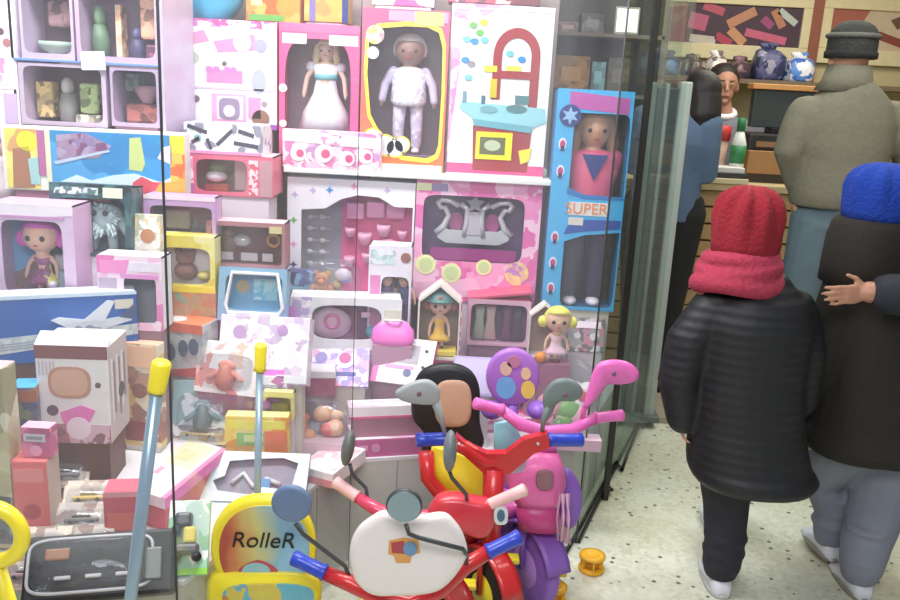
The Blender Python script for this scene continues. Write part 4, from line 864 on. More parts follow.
# house shaped case with rag doll
def house(label, px, z, d, side, base):
    p = Pack('doll_house_case', label, 'toy box', px, z=z, d=d); w, h = p.w, p.h
    outl = [(-w/2, 0), (w/2, 0), (w/2*1.0, h*.78), (0, h), (-w/2, h*.78)]
    mb = MB(); n = len(outl); ww = .012
    for i in range(n):
        a, b = V((outl[i][0], 0, outl[i][1])), V((outl[(i+1) % n][0], 0, outl[(i+1) % n][1]))
        if (a-b).length > .01:
            c = V((0, 0, h*.45)); k = .93
            mb.add([a, b, c+(b-c)*k, c+(a-c)*k, a+V((0, d, 0)), b+V((0, d, 0)), c+(b-c)*k+V((0, d, 0)), c+(a-c)*k+V((0, d, 0))], [(0, 1, 2, 3), (4, 7, 6, 5), (0, 4, 5, 1), (2, 6, 7, 3)], side)
    obj('case_frame', mb, p.root)
    obj('clear_window', MB().add([(a*.95, .004, b*.95+.01) for a, b in outl], [tuple(range(n))], FILM), p.root)
    obj('back_panel', MB().slab([V((a*.99, d-.004, b)) for a, b in outl], (0, .003, 0), base), p.root)
    return p
p = house('house-shaped clear case with the teal-hatted rag doll', (416, 284, 458, 360), .60, .09, mat((246, 236, 226), .3), mat((150, 130, 110)))
obj('yellow_base', MB().box((-p.w*.44, .008, .012), (p.w*.44, p.d-.012, .03), mat((246, 220, 80)), .003), p.root)
obj('polka_side', MB().box((p.w/2+.001, 0, 0), (p.w/2+.004, p.d, p.h*.78), pmat([(214, 70, 120), (220, 80, 130), (250, 220, 230)], 50, 3)), p.root)
doll('rag doll with a teal pirate-like hat and yellow skirt', p.W(.002, p.d/2-.004, .031), p.h*.74, (238, 190, 166), (150, 70, 60), pmat([(246, 206, 70), (240, 190, 60)], 18, 2), 'rag', fat=.88, hat=mat((70, 120, 116)))
obj('red_berries', MB().ell((-.03, .02, .045), .014, mat((200, 70, 50)), nu=12, nv=8), p.root)
struct('display_riser', MB().box((p.p.x-p.w*.45, p.p.y+.004, PODZ), (p.p.x+p.w*.45, p.p.y+.085, .597), hot))
p = tier('toy_till_box', 'white carton with a round-windowed pale pink toy inside', (290, 298, 400, 350), .635, d=.1, yaw=6)
p.wbox(mat((246, 242, 248), .35), tray=mat((120, 70, 110)), op=(.2, .14, .82, .8), p=4, film=True)
mb = MB(); mb.ell((-.05, .06, p.h*.42), (.07, .03, p.h*.3), mat((246, 206, 226), .3)); mb.torus((-.045, .03, p.h*.5), .022, .006, mat((226, 130, 180), .3), ax=1); obj('toy_till', mb, p.root); obj('toy_bowl', MB().ell((.09, .055, p.h*.28), (.025, .02, .02), mat((100, 190, 206))), p.root); obj('toy_hair_comb', MB().box((.05, .05, p.h*.55), (.08, .056, p.h*.66), mat((250, 200, 226)), .003), p.root)
a = A(); p.rect(a, .0, .0, .2, 1, pmat(LI, 26, 2), 1); p.rect(a, .84, .2, 1, .5, mat((226, 220, 206)), 1); p.art(a)
p = tier('sticker_pack', 'lilac doll print pack leaning below the white toy carton', (303, 340, 368, 386), .545, d=.025, lean=46, yaw=4); p.carton(pmat([(206, 190, 236), (240, 226, 250), (160, 140, 210), (236, 160, 206)], 34, 4, .6)); a = A(); p.disc(a, .62, .45, .028, WHITE, 1); p.disc(a, .62, .4, .02, mat((200, 80, 150)), 2); p.disc(a, .25, .4, .02, mat((150, 140, 206)), 1); p.rect(a, .5, .7, .8, .78, mat((90, 90, 170)), 1); p.poly(a, [(0, 0), (1, 0), (1, .04), (0, .04)], lilac, 1); p.art(a)
p = tier('puzzle_pack', 'white and pink pack with grey pictures leaning beside the polka case', (369, 338, 428, 384), .55, d=.03, lean=40, yaw=-12); p.carton(mat((246, 240, 246), .35), right=hot); a = A(); p.rect(a, 0, 0, .1, 1, mat((236, 110, 180)), 1); p.rect(a, .2, .15, .75, .55, mat((176, 166, 176)), 1); p.disc(a, .52, .33, .02, WHITE, 2, ry=.026); p.disc(a, .28, .4, .016, pink, 2); p.disc(a, .6, .75, .014, mat((100, 110, 150)), 1); p.rect(a, .2, .6, .7, .68, pink, 1); p.disc(a, .86, .25, .006, BLACK, 1); p.disc(a, .85, .6, .006, BLACK, 1); p.art(a)
p = tier('pink_pouch', 'hot pink pouch between the lilac pack and the polka case', (370, 318, 414, 346), None, Y=2.635, d=.03, lean=20); w, h = p.w, p.h
obj('pouch', MB().rings([[V((x, p.d/2+y, z*h)) for x, y in sq(16, 3, w/2*k, p.d/2*k)] for z, k in ((0, .7), (.2, 1), (.6, .95), (.9, .6), (1, .2))], mat((246, 120, 206), .3)), p.root); obj('tie', MB().torus((0, p.d/2, h*.9), w*.2, .004, WHITE, ax=2), p.root)
# flat pink boxes in front
def flat(name, label, px, z, th, d, m, art=None, yaw=0, top=None, **k):
    p = Pack(name, label, 'toy box', px, z=z, d=d, yaw=yaw, h=th, **k); p.carton(m, top=top)
    if art: a = A(); art(p, a); p.art(a)
    return p
def pinktop(p, a):
    wt = mat((252, 246, 252)); dkp = mat((216, 90, 170))
    p.rect(a, .08, .55, .42, .9, wt, 1, 'top'); p.rect(a, .3, .12, .7, .42, mat((180, 130, 180)), 1, 'top'); p.rect(a, .34, .18, .64, .36, wt, 2, 'top'); p.rect(a, .5, .5, .92, .85, wt, 1, 'top'); p.disc(a, .86, .22, .018, dkp, 1, 'top'); p.rect(a, .0, .0, 1, .05, dkp, 1, 'top')
    p.disc(a, .3, .5, .014, mat((226, 150, 200)), 1); p.rect(a, .1, .35, .2, .6, mat((236, 170, 210)), 1)
F1 = flat('play_set_box', 'flat magenta-edged play set box lowest in the pink stack', (352, 434, 432, 456), PODZ, .06, .13, mat((196, 84, 150), .4), pinktop, top=pmat([(252, 240, 250), (244, 190, 224), (255, 250, 255)], 14, 3), yaw=14)
p = Pack('play_set_box', 'flat white box with pink lines upper in the pink stack', 'toy box', (350, 396, 428, 418), z=.475, d=.06, h=.04, yaw=14); p.carton(mat((250, 236, 246)), top=pmat([(252, 246, 252), (255, 250, 255), (240, 200, 230)], 14, 2)); a = A(); p.rect(a, 0, .8, 1, 1, hot, 1); p.rect(a, .1, .3, .9, .36, pink, 1, 'top'); p.art(a)
p = bag_pack('crinkled clear bag of orange and red play food', (276, 396, 352, 444), .42, 'play_food', [(240, 170, 130), (226, 110, 80), (250, 206, 170), (200, 130, 90), (246, 190, 150), (236, 90, 90)], 8, lean=30, d=.10, n=12)
p = flat('long_box', 'long white and pink box lying along the podium edge', (296, 466, 334, 484), PODZ, .045, .2, mat((250, 236, 240)), lambda p, a: (p.rect(a, .05, .1, .95, .9, pmat([(252, 240, 244), (246, 200, 206), (255, 250, 250)], 18, 4), 1, 'top'), p.rect(a, .0, .5, 1, 1, mat((226, 150, 160)), 1)), yaw=-22)
p = tier('dough_box', 'yellow and orange carton behind the second push handle', (226, 417, 288, 457), None, Y=2.265, d=0.045, yaw=4); p.carton(pmat([(250, 220, 100), (246, 170, 80), (252, 236, 150)], 14, 5), top=mat((252, 236, 160))); a = A(); p.rect(a, .05, .1, .95, .3, mat((252, 236, 90)), 1); p.rect(a, .18, .4, .75, .7, mat((150, 200, 110)), 1); p.rect(a, .3, .46, .6, .62, mat((226, 236, 160)), 2); p.rect(a, .62, .35, .98, .98, mat((240, 130, 80)), 2); p.art(a)
p = tier('olive_tub', 'olive yellow clear-topped tub behind the yellow carton', (262, 392, 294, 420), None, Y=2.315, d=0.03); p.wbox(mat((232, 220, 150), .35), tray=mat((176, 160, 60)), op=(.1, .2, .9, .95), p=6); a = A(); p.rect(a, 0, 0, 1, .18, mat((252, 240, 150)), 1); p.art(a); obj('toy_block', MB().box((-.02, .008, .006), (.03, .02, .05), mat((150, 140, 40)), .006), p.root)
p = tier('window_carton', 'large white doll print box behind the second push handle', (216, 316, 306, 384), None, Y=2.355, d=.08, lean=20); p.carton(pmat([(255, 250, 255), (248, 240, 250), (240, 220, 240), (252, 248, 252), (214, 190, 220)], 24, 6, .6)); a = A(); p.rect(a, .4, .78, .75, .9, mat((236, 130, 226)), 1); p.rect(a, .66, .85, 1, .97, WHITE, 2); p.disc(a, .22, .25, .02, mat((190, 150, 200)), 1); p.disc(a, .7, .2, .016, mat((190, 150, 200)), 1); p.art(a)
p = tier('plum_box', 'flat white-lidded plum box under the white doll print box', (286, 372, 335, 396), .52, d=.08, yaw=8); p.carton(mat((170, 84, 116)), top=WHITE); a = A(); p.rect(a, 0, 0, 1, .25, WHITE, 1); p.rect(a, .1, .5, .5, .8, mat((190, 110, 140)), 1); p.art(a)
# left-middle blister packs
def blister(label, px, z, cardm, toy, tc, lean=50, yaw=0, d=.02, group=None, dome=True, riser=True, Y=None):
    p = Pack('blister_pack', label, 'toy pack', px, z=z, Y=Y, d=.008, lean=lean, yaw=yaw, riser=riser, group=group); w, h = p.w, p.h
    p.carton(cardm, .001)
    if dome:
        rr = [[V((x, -yy, h*.42+zz)) for x, zz in sq(20, 5, w*.42*k, h*.34*k)] for yy, k in ((.0005, 1), (d*.8, .97), (d, .85))]
        obj('clear_dome', MB().rings(rr, DOME, True), p.root)
    mb = MB()
    if toy == 'toy_car':
        mb.box((-w*.3, -d*.75, h*.34), (w*.3, -.003, h*.46), mat(tc, .3), .004); mb.box((-w*.17, -d*.7, h*.46), (w*.15, -.003, h*.55), mat(tuple(int(c*.6) for c in tc), .2), .004)
        for s in (-1, 1): mb.lathe([(.001, -.002), (h*.055, -.002), (h*.055, .003), (.001, .003)], BLACK, n=14, M=Matrix.Translation((s*w*.18, -d*.6, h*.33)) @ Matrix.Rotation(R(90), 4, 'X'))
    else:
        mb.ell((0, -d*.4, h*.55), (w*.14, d*.35, h*.1), mat(tc)); mb.limb([(0, -d*.4, h*.45), (0, -d*.4, h*.25)], [w*.12, w*.16], mat(tuple(int(c*.8) for c in tc)), 8)
        for s in (-1, 1): mb.limb([(s*w*.1, -d*.4, h*.42), (s*w*.26, -d*.4, h*.3)], [w*.05, w*.04], mat(tc), 6)
    obj(toy, mb, p.root); return p
blister('white and teal animal pack left of the second push handle', (172, 380, 232, 436), None, pmat([(240, 240, 244), (190, 206, 206), (150, 176, 180), (252, 250, 252)], 22, 3), 'toy_figure', (110, 150, 156), lean=24, yaw=8, Y=2.3)
blister('white and salmon pack lying behind the white and teal animal pack', (192, 342, 256, 394), None, pmat([(252, 246, 246), (246, 160, 150), (255, 252, 252), (236, 206, 200)], 16, 8), 'toy_figure', (240, 150, 130), lean=20, yaw=-8, Y=2.325)
blister('small pack with a purple figure beside the white doll print box', (240, 376, 290, 412), None, pmat([(250, 240, 250), (206, 130, 190), (130, 100, 150), (255, 250, 255)], 28, 5), 'toy_figure', (190, 110, 190), lean=10, yaw=6, Y=2.335)
blister('cream pack with brown figures at the foot of the white and teal animal pack', (168, 420, 228, 444), None, pmat([(246, 226, 180), (226, 190, 120), (240, 236, 226), (200, 206, 190)], 30, 5), 'toy_car', (200, 170, 110), lean=30, Y=2.285)
gz = .452
q4 = [PZ(85, 473, gz), PZ(165, 499, gz), PZ(226, 449, gz), PZ(152, 426, gz)]
t = thing('game_board_box', 'big flat white board game box with a pink edge behind the first push pole', 'toy box', q4[1]-V((0, 0, .03)))
wob0 = lambda nm, mb: obj(nm, mb, t, world=True)
wob0('carton', MB().slab([q-V((0, 0, .03)) for q in q4], (0, 0, .03), mat((250, 242, 248), .3)))
def bl(u, v, dz=.0): return q4[0]+(q4[1]-q4[0])*u+(q4[3]-q4[0])*v*(1-u)+(q4[2]-q4[1])*v*u+V((0, 0, dz))
mb = MB()
def qd(u0, v0, u1, v1, m, k=1): mb.slab([bl(u0, v0), bl(u1, v0), bl(u1, v1), bl(u0, v1)], (0, 0, .0009*k), m)
qd(.95, 0, 1, 1, pink); qd(.55, .5, .9, .95, mat((246, 240, 200))); qd(.6, .3, .66, .42, mat((240, 170, 200))); qd(.3, .72, .34, .86, mat((206, 210, 180))); qd(.62, .6, .8, .8, mat((250, 220, 170)), 2)
n_ = (q4[2]-q4[1]).cross(V((0, 0, 1))).normalized(); mb.slab([q4[1]+n_*.0005, q4[2]+n_*.0005, q4[2]+n_*.0005-V((0, 0, .03)), q4[1]+n_*.0005-V((0, 0, .03))], n_*.001, mat((238, 110, 186)))
wob0('printed_panel', mb)
cq = sum(q4, V())/4
struct('display_riser', MB().slab([cq+(q-cq)*.92-V((0, 0, q.z-PODZ)) for q in q4], (0, 0, gz-.031-PODZ), mat((206, 90, 100), .6)))
p = tier('race_track_box', 'white and pale blue box with a grey cut-out window, right of the big board game', (194, 452, 304, 502), .355, d=.03, lean=50, yaw=2)
p.wbox(mat((226, 238, 246), .35), mat((150, 196, 216)), mat((150, 140, 160)), outline=[(.9, .2), (.86, .75), (.6, .7), (.5, .86), (.2, .8), (.14, .6), (.24, .5), (.26, .2), (.5, .14), (.75, .1)])
obj('toy_track', MB().tube([p.pt('in', x, y, .008) for x, y in ((.3, .6), (.4, .4), (.5, .65), (.62, .5), (.75, .6))], .007, WHITE, 8), p.root); obj('blue_piece', MB().box((.01, .006, p.h*.3), (.05, .02, p.h*.5), mat((70, 150, 206)), .004), p.root)
p = tier('truck_box', 'white and green pack with a black and yellow toy truck', (166, 500, 206, 575), .36, d=.03, lean=38, yaw=10); p.carton(pmat([(236, 246, 240), (200, 226, 216), (250, 252, 250), (150, 206, 170)], 18, 3)); W_, H_ = p.w, p.h
mb = MB(); bkm = mat((60, 60, 70), .3); mb.box((-W_*.3, -.03, H_*.25), (W_*.3, -.002, H_*.4), bkm, .008); mb.box((-W_*.1, -.028, H_*.4), (W_*.2, -.002, H_*.62), mat((244, 222, 110)), .006); mb.box((-W_*.32, -.026, H_*.62), (W_*.1, -.002, H_*.82), bkm, .008)
for x, z in ((-.25, .22), (.25, .22), (-.28, .58)): mb.ell((W_*x, -.02, H_*z), (.012, .014, .012), BLACK, nu=12, nv=8)
obj('toy_truck', mb, p.root); a = A(); p.rect(a, 0, .92, 1, 1, mat((150, 220, 60)), 1); p.art(a)
# ------------------------------------------------------------------ left, front
p = tier('toy_maker_box', 'white carton with an open lid flap and a brown oval window', (42, 346, 111, 443), .57, d=.15, yaw=4)
p.carton(mat((244, 238, 240), .4), top=WHITE, right=mat((198, 182, 184))); a = A()
for i in range(6): p.rect(a, .12+.13*i, .15+.05*(i % 2), .18+.13*i, .8-.07*(i % 3), mat((140, 124, 128) if i % 2 else (232, 224, 226)), 1, 'right')
p.disc(a, .6, .55, .02, mat((90, 84, 90)), 2, 'right')
p.rect(a, 0, 0, 1, .13, mat((140, 84, 84)), 1); p.disc(a, .46, .37, .052, mat((200, 150, 130)), 2, ry=.042, p=3); p.disc(a, .46, .37, .044, mat((222, 176, 152)), 3, ry=.034, p=3); p.disc(a, .85, .39, .007, dusk, 2)
for i in range(5): p.rect(a, .04+i*.05, .16, .065+i*.05, .3, mat((214, 196, 204)), 1)
p.poly(a, [(.3, .68), (.6, .6), (.8, .65), (.7, .78), (.35, .8)], mat((240, 130, 200)), 2); p.disc(a, .2, .66, .014, dusk, 2); p.rect(a, 0, .8, 1, 1, pmat([(190, 130, 150), (226, 190, 206), (150, 110, 120)], 26, 7), 1); p.disc(a, .55, .84, .03, pale, 3); p.art(a)
obj('lid_flap', MB().box((-p.w/2, 0, 0), (p.w/2, .003, .05), WHITE, .001, Matrix.Translation((0, .0, p.h+.001)) @ Matrix.Rotation(R(-62), 4, 'X')), p.root)
p = tier('slim_box', 'small blue-topped box left of the white maker carton', (17, 388, 39, 452), .56, d=.07, yaw=14); p.carton(pmat([(110, 110, 130), (80, 90, 130), (170, 120, 90), (130, 140, 120)], 18, 4), top=mat((90, 190, 236))); a = A(); p.rect(a, 0, .04, 1, .22, mat((170, 100, 70)), 1); p.rect(a, 0, .22, .14, 1, mat((220, 216, 200)), 1); p.disc(a, .6, .7, .014, mat((150, 120, 60)), 1); p.art(a)
p = tier('tall_box', 'olive and beige box cut by the left edge', (-30, 368, 17, 548), .36, d=.06); p.carton(pmat([(190, 180, 140), (206, 196, 160), (160, 150, 110), (214, 206, 186)], 12, 3), top=mat((240, 190, 190))); a = A(); p.rect(a, .5, .7, 1, .97, pmat([(110, 110, 110), (150, 150, 140), (90, 90, 80)], 26, 2), 1); p.art(a)
p = tier('red_box', 'coral red box at the left edge under the pink tin', (17, 462, 50, 528), .42, d=.08, yaw=6); p.carton(mat((232, 110, 110), .4), top=mat((240, 130, 130)), right=mat((206, 180, 170))); a = A(); p.disc(a, .5, .75, .02, mat((190, 70, 80)), 1); p.rect(a, .05, .1, .9, .3, mat((240, 140, 140)), 1); p.art(a)
RB = p
p = Pack('pink_tin', 'small pink tin with a silver badge standing on the coral red box', 'toy box', (18, 432, 47, 462), Y=RB.p.y+.01, d=.04, riser=False); p.root.location = RB.W(.012, .02, RB.h+.001); p.carton(pmat([(200, 90, 140), (176, 80, 120), (226, 130, 170)], 20, 3), top=mat((240, 190, 220))); a = A(); p.rect(a, .1, .2, .85, .45, mat((206, 200, 210)), 1); p.rect(a, .2, .27, .75, .38, mat((150, 140, 160)), 2); p.disc(a, .5, .75, .014, mat((236, 160, 200)), 1); p.art(a)
p = tier('red_box', 'crimson box between the blister packs and the black case', (106, 492, 140, 534), .40, d=.07, yaw=10); p.carton(mat((222, 96, 116), .4), top=mat((230, 110, 130))); a = A(); p.rect(a, .1, .5, .8, .9, mat((240, 120, 110)), 1); p.rect(a, 0, 0, 1, .12, mat((240, 160, 170)), 1); p.art(a)
gold = [(240, 206, 110), (120, 100, 84), (226, 214, 200), (60, 56, 60)]
for i, (px, z, tc, l) in enumerate((((44, 458, 86, 488), .46, (130, 120, 130), 'clear car pack highest of the left heap, beside the coral box'), ((62, 480, 112, 512), .43, (236, 200, 110), 'clear car pack with gold car, in the middle of the left heap'), ((52, 502, 108, 534), .40, (130, 126, 120), 'clear car pack with grey car, below the gold car pack'), ((70, 524, 110, 552), .38, (110, 110, 80), 'clear pack with olive car, behind the black case'), ((20, 526, 66, 560), .38, (200, 150, 150), 'clear pack with rosy car, left of the black case'), ((0, 556, 44, 590), .36, (190, 150, 160), 'clear pack with mauve car, lowest at the left edge'))):
    blister(l, px, z, pmat([(206, 186, 170), (226, 214, 206), (180, 150, 140), (240, 226, 206)], 30, i), 'toy_car', tc, lean=48, yaw=10, group=None)
p = tier('toy_case', 'big black toy case with a clear ridged lid, bottom left', (28, 532, 168, 598), .352, d=.03, yaw=14, lean=40)
cm = mat((34, 34, 38), .5); W_, H_ = p.w, p.h
obj('body', MB().box((-W_/2, 0, 0), (W_/2, .06, H_), cm, .008), p.root)
mb = MB()
for y, k in ((.0, 1), ): mb.rings([[V((x-W_*.06, -yy, H_*.52+z)) for x, z in sq(28, 5, W_*.4*k2, H_*.4*k2)] for yy, k2 in ((0, 1), (.016, .96), (.022, .86))], DOME)
obj('clear_lid', mb, p.root)
obj('lid_rim', MB().tube([(x-W_*.06, -.002, H_*.52+z) for x, z in sq(36, 6, W_*.41, H_*.41)], .004, mat((190, 188, 196), .2), 8, True), p.root)
for x in (-.2, .0, .2): obj('tool_piece', MB().box((W_*(x-.06)-.01, -.014, H_*.3), (W_*(x+.05)-.01, -.002, H_*.36), mat((206, 204, 206), .3), .003), p.root)
obj('bronze_part', MB().box((-W_*.36, -.012, H_*.6), (-W_*.2, -.002, H_*.78), mat((176, 120, 80)), .004), p.root)
obj('latch', MB().box((W_*.3, -.012, H_*.2), (W_*.42, -.001, H_*.7), mat((90, 96, 90), .3), .004), p.root)
# ------------------------------------------------------------------ right end of the display
p = tier('accessory_case', 'pink-lidded clear case of doll accessories left of the yellow-haired doll', (466, 300, 528, 346), .63, d=.09)
p.wbox(mat((216, 170, 190), .35), tray=mat((140, 124, 130)), op=(.05, .1, .95, .95), p=8, top=hot)
obj('lid', MB().box((-p.w*.52, 0, 0), (p.w*.52, .1, .012), mat((216, 84, 120), .35), .003, Matrix.Translation((0, 0, p.h+.008)) @ Matrix.Rotation(R(-8), 4, 'Y')), p.root)
for x, c in ((-.3, (190, 206, 180)), (-.12, (226, 206, 200)), (.14, (130, 90, 120)), (.32, (90, 80, 96))): obj('doll_dress', MB().rings([[V((x*p.w+a_, .05+b_*.4, z*p.h)) for a_, b_ in sq(12, 2, r, r)] for z, r in ((.06, .024), (.5, .014), (.8, .018))], mat(c)), p.root)
p = house('white house-shaped card behind the yellow-haired rag doll', (527, 304, 556, 358), .61, .06, mat((240, 236, 230), .35), mat((170, 140, 120)))
q = PZ(553, 358, .61); q.y -= .0
doll('rag doll with a yellow bun of hair and pale pink dress', (q.x, q.y-.045, .615), PY(553, 306, q.y-.045).z-.615, (236, 190, 160), (246, 230, 110), mat((246, 206, 222)), 'rag')
_risers.append((V((q.x, q.y-.08, 0)), .1, .07, 0, .612))
q2 = PZ(545, 356, .63); t = tag(obj('toy_pumpkin', MB().ell((0, 0, .018), (.02, .02, .018), mat((240, 150, 50)), nu=12, nv=8)), 'tiny orange ball toy at the feet of the yellow-haired doll', 'toy'); t.location = (q.x-.05, q.y-.06, .613)
random.seed(12)
p = bag_pack('clear bag of red and white hair bows at the right corner of the display', (530, 352, 606, 440), .39, 'hair_bow', [(226, 90, 110), (250, 240, 240), (240, 170, 190), (120, 170, 90), (236, 220, 200), (250, 230, 236)], 13, lean=35, d=.09, n=14)
p = flat('soft_pad', 'flat lilac folder leaning behind the purple backrest', (452, 352, 492, 396), .53, .13, .02, mat((196, 180, 226)), lambda p, a: p.rect(a, .06, .06, .94, .94, mat((214, 200, 236)), 1), lean=30)
p = tier('glitter_pack', 'grey and pink glitter pack beside the glass corner', (566, 318, 604, 352), .62, d=.03, lean=20); p.carton(pmat([(150, 150, 150), (190, 130, 150), (110, 110, 110), (206, 200, 206)], 40, 3)); a = A(); p.rect(a, .1, .1, .9, .3, pale, 1); p.art(a)
p = flat('hair_set_box', 'flat pink and white box between the black backrest and the pink tricycle', (470, 408, 545, 432), PODZ, .045, .14, mat((236, 150, 190)), lambda p, a: (p.rect(a, .1, .1, .5, .8, WHITE, 1, 'top'), p.disc(a, .75, .5, .02, hot, 1, 'top'), p.rect(a, .0, .3, 1, .7, pale, 1)), top=pmat(PK, 20, 3), yaw=14)
p = tier('carton_box', 'tan and yellow carton squeezed between the maker carton and the first push handle', (122, 344, 162, 446), None, Y=2.195, d=0.04, yaw=-8); p.carton(pmat([(226, 190, 120), (190, 150, 130), (236, 220, 190), (170, 120, 110)], 16, 4), top=mat((246, 190, 160))); a = A(); p.rect(a, .1, .02, .95, .22, mat((246, 196, 160)), 1); p.disc(a, .5, .45, .022, mat((150, 100, 90)), 1); p.rect(a, .1, .75, .9, .95, mat((150, 84, 84)), 1); p.art(a)
# ------------------------------------------------------------------ risers under everything that stands above the podium
rms = [mat(q_, .55, var=.06) for q_ in ((232, 216, 228), (196, 150, 176), (240, 232, 238), (150, 120, 134), (222, 190, 206), (214, 204, 196), (170, 110, 136))]
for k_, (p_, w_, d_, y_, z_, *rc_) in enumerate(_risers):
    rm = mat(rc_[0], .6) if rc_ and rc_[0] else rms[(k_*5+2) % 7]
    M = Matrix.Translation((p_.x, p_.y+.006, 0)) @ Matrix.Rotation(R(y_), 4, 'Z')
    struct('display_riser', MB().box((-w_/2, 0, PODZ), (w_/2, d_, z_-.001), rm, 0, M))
# ================================================================== ride-on tricycles outside the glass (built in world space, root at the steering point)
def wob(name, mb, root, label=None, parent=None):
    o = obj(name, mb, root, label, world=True)
    if parent: o.parent = parent
    return o
REDM = mat((196, 40, 44), .3, var=.05, coat=.3); BLUEM = mat((44, 70, 190), .35, coat=.2); DG = mat((66, 70, 72), .35); TYRE = mat((40, 38, 38), .7); YELM = mat((252, 228, 60), .3, coat=.2); MIRR = mat((150, 170, 186), .08, .85, var=.05); GRYP = mat((132, 140, 146), .35); PINKP = mat((232, 112, 190), .35, coat=.2); VIO = mat((140, 96, 190), .4)
def wheel(root, c, axis, r, w, tyre, hub, name='wheel'):
    axis = V(axis).normalized(); M = Matrix.Translation(c) @ axis.to_track_quat('Z', 'Y').to_matrix().to_4x4()
    o = wob(name, MB().lathe([(r*.55, -w*.5), (r*.9, -w*.5), (r, -w*.25), (r, w*.25), (r*.9, w*.5), (r*.55, w*.5)], tyre, n=28, M=M), root)
    wob('hub', MB().lathe([(.004, -w*.55), (r*.5, -w*.52), (r*.58, -w*.3), (r*.58, w*.3), (r*.5, w*.52), (.004, w*.55)], hub, n=20, M=M), root)
    return o
def grips(root, a, b, c, d, bar, gm, gm2=None, r=.015, mid=None):
    """handlebar through a..d; grips on a-b and c-d"""
    path = [b]+(mid or [])+[c]
    wob('handlebar', MB().tube(path, [r*1.05]+[r*1.25]*len(mid or [])+[r*1.05], bar, 12), root)
    for p, q, m in ((a, b, gm), (d, c, gm2 or gm)):
        dd = (V(q)-V(p)).normalized(); L = (V(q)-V(p)).length
        wob('grip', MB().tube([p, V(p)+dd*.004, V(p)+dd*L*.3, V(p)+dd*L*.9, q], [r*.8, r*1.2, r*1.08, r*1.08, r*1.35], m, 12), root)
def fit_scale(P): return proj(P)[2]/FPX
def face_cam(P):
    """frame at P whose Y axis points at the viewer side (plain -Y tilt)"""
    return Matrix.Translation(P)
def trike_base(root, front, d, col, fr, rr, ln, hw, tyre, hub, seatm, frameM, seat_h=.27, fw=.04):
    """front wheel, fork, body tube, seat and rear wheels; d points forward"""
    d = V(d).normalized(); n = V((-d.y, d.x, 0)); f = V((front.x, front.y, fr))
    wheel(root, f, n, fr, fw, tyre, hub)
    for s in (-1, 1): wob('fork', MB().tube([f+n*s*fw*.75, f+n*s*fw*.75+V((0, 0, fr*.9)), f+V((0, 0, fr*1.5))+n*s*.01], .009, frameM, 8), root)
    wob('fender', MB().rings([[f+(d*math.cos(t)+V((0, 0, 1))*math.sin(t))*(fr*1.12)+n*x for x in (-fw*.8, -fw*.4, fw*.4, fw*.8)]+[f+(d*math.cos(t)+V((0, 0, 1))*math.sin(t))*(fr*1.2)+n*x for x in (fw*.8, fw*.4, -fw*.4, -fw*.8)] for t in [math.pi*(.1+.75*i/10) for i in range(11)]], frameM), root)
    r = f-d*ln; r.z = rr
    wob('frame', MB().tube([f+V((0, 0, fr*1.6)), f-d*.08+V((0, 0, fr*1.2)), f-d*ln*.6+V((0, 0, seat_h*.62-fr)), r+V((0, 0, .03))], .018, frameM, 10), root)
    wob('axle', MB().tube([r-n*hw, r+n*hw], .008, DG, 8), root)
    for s in (-1, 1): wheel(root, r+n*s*hw, n, rr, .035, tyre, hub)
    sc = f-d*ln*.72; sc.z = seat_h
    wob('seat', MB().rings([[sc+d*y+n*x+V((0, 0, z)) for x, y in sq(20, 3, .075*k, .085*k)] for z, k in ((-.03, .85), (0, 1), (.015, .97), (.022, .8))], seatm), root)
    wob('seat_post', MB().tube([sc+V((0, 0, -.03)), r+V((0, 0, .03))], .014, frameM, 8), root)
    pd = f
    for s in (-1, 1):
        wob('pedal', MB().tube([pd+n*s*fw*.8, pd+n*s*(fw*.8+.02)+V((0, 0, -.045*s))], .006, DG, 6).box((-.035, -.02, -.008), (.035, .02, .008), YELM, .004, Matrix.Translation(pd+n*s*(fw*.8+.05)+V((0, 0, -.045*s)))), root)
    return f, d, n, r, sc
def tear_mirror(root, pts, tip, base, Y, m, knob):
    """teardrop mirror housing: outline pixels at depth Y, arm runs to base"""
    P = [PY(x, y, Y) for x, y in cat(pts)]; c = sum(P, V())/len(P)
    o = wob('mirror', MB().pillow(P, (0, .022, 0), m, .2), root)
    k = PY(*knob, Y); wob('mirror_badge', MB().ell(k+V((0, .001, 0)), (.007, .004, .008), mat((120, 90, 110)), nu=12, nv=8), root, None, o)
    return o
# ---- yellow walker with the lettered front board
Y0 = 1.80
rt = thing('ride_on_toy', 'yellow ride-on toy whose round front board carries black lettering', 'ride-on toy', (PY(258, 560, Y0).x, Y0, 0))
def disc_pts(cx, cy, rx, ry, Y, p=2., n=36): return [PY(cx+x, cy+y, Y) for x, y in sq(n, p, rx, ry)]
wob('front_board', MB().pillow(disc_pts(262, 549, 53, 52, Y0, 2.2), (0, .035, 0), YELM, .12), rt)
rb = bpy.data.materials.new('rainbow_print'); rb.use_nodes = True; nt = rb.node_tree
tc = nt.nodes.new('ShaderNodeTexCoord'); sx = nt.nodes.new('ShaderNodeSeparateXYZ'); nt.links.new(tc.outputs['Generated'], sx.inputs[0])
nz = nt.nodes.new('ShaderNodeTexNoise'); nz.inputs['Scale'].default_value = 2.5; nt.links.new(tc.outputs['Generated'], nz.inputs['Vector'])
ma = nt.nodes.new('ShaderNodeMath'); ma.operation = 'MULTIPLY_ADD'; ma.inputs[1].default_value = .5; nt.links.new(nz.outputs['Fac'], ma.inputs[0]); nt.links.new(sx.outputs['X'], ma.inputs[2])
cr = nt.nodes.new('ShaderNodeValToRGB'); e = cr.color_ramp.elements
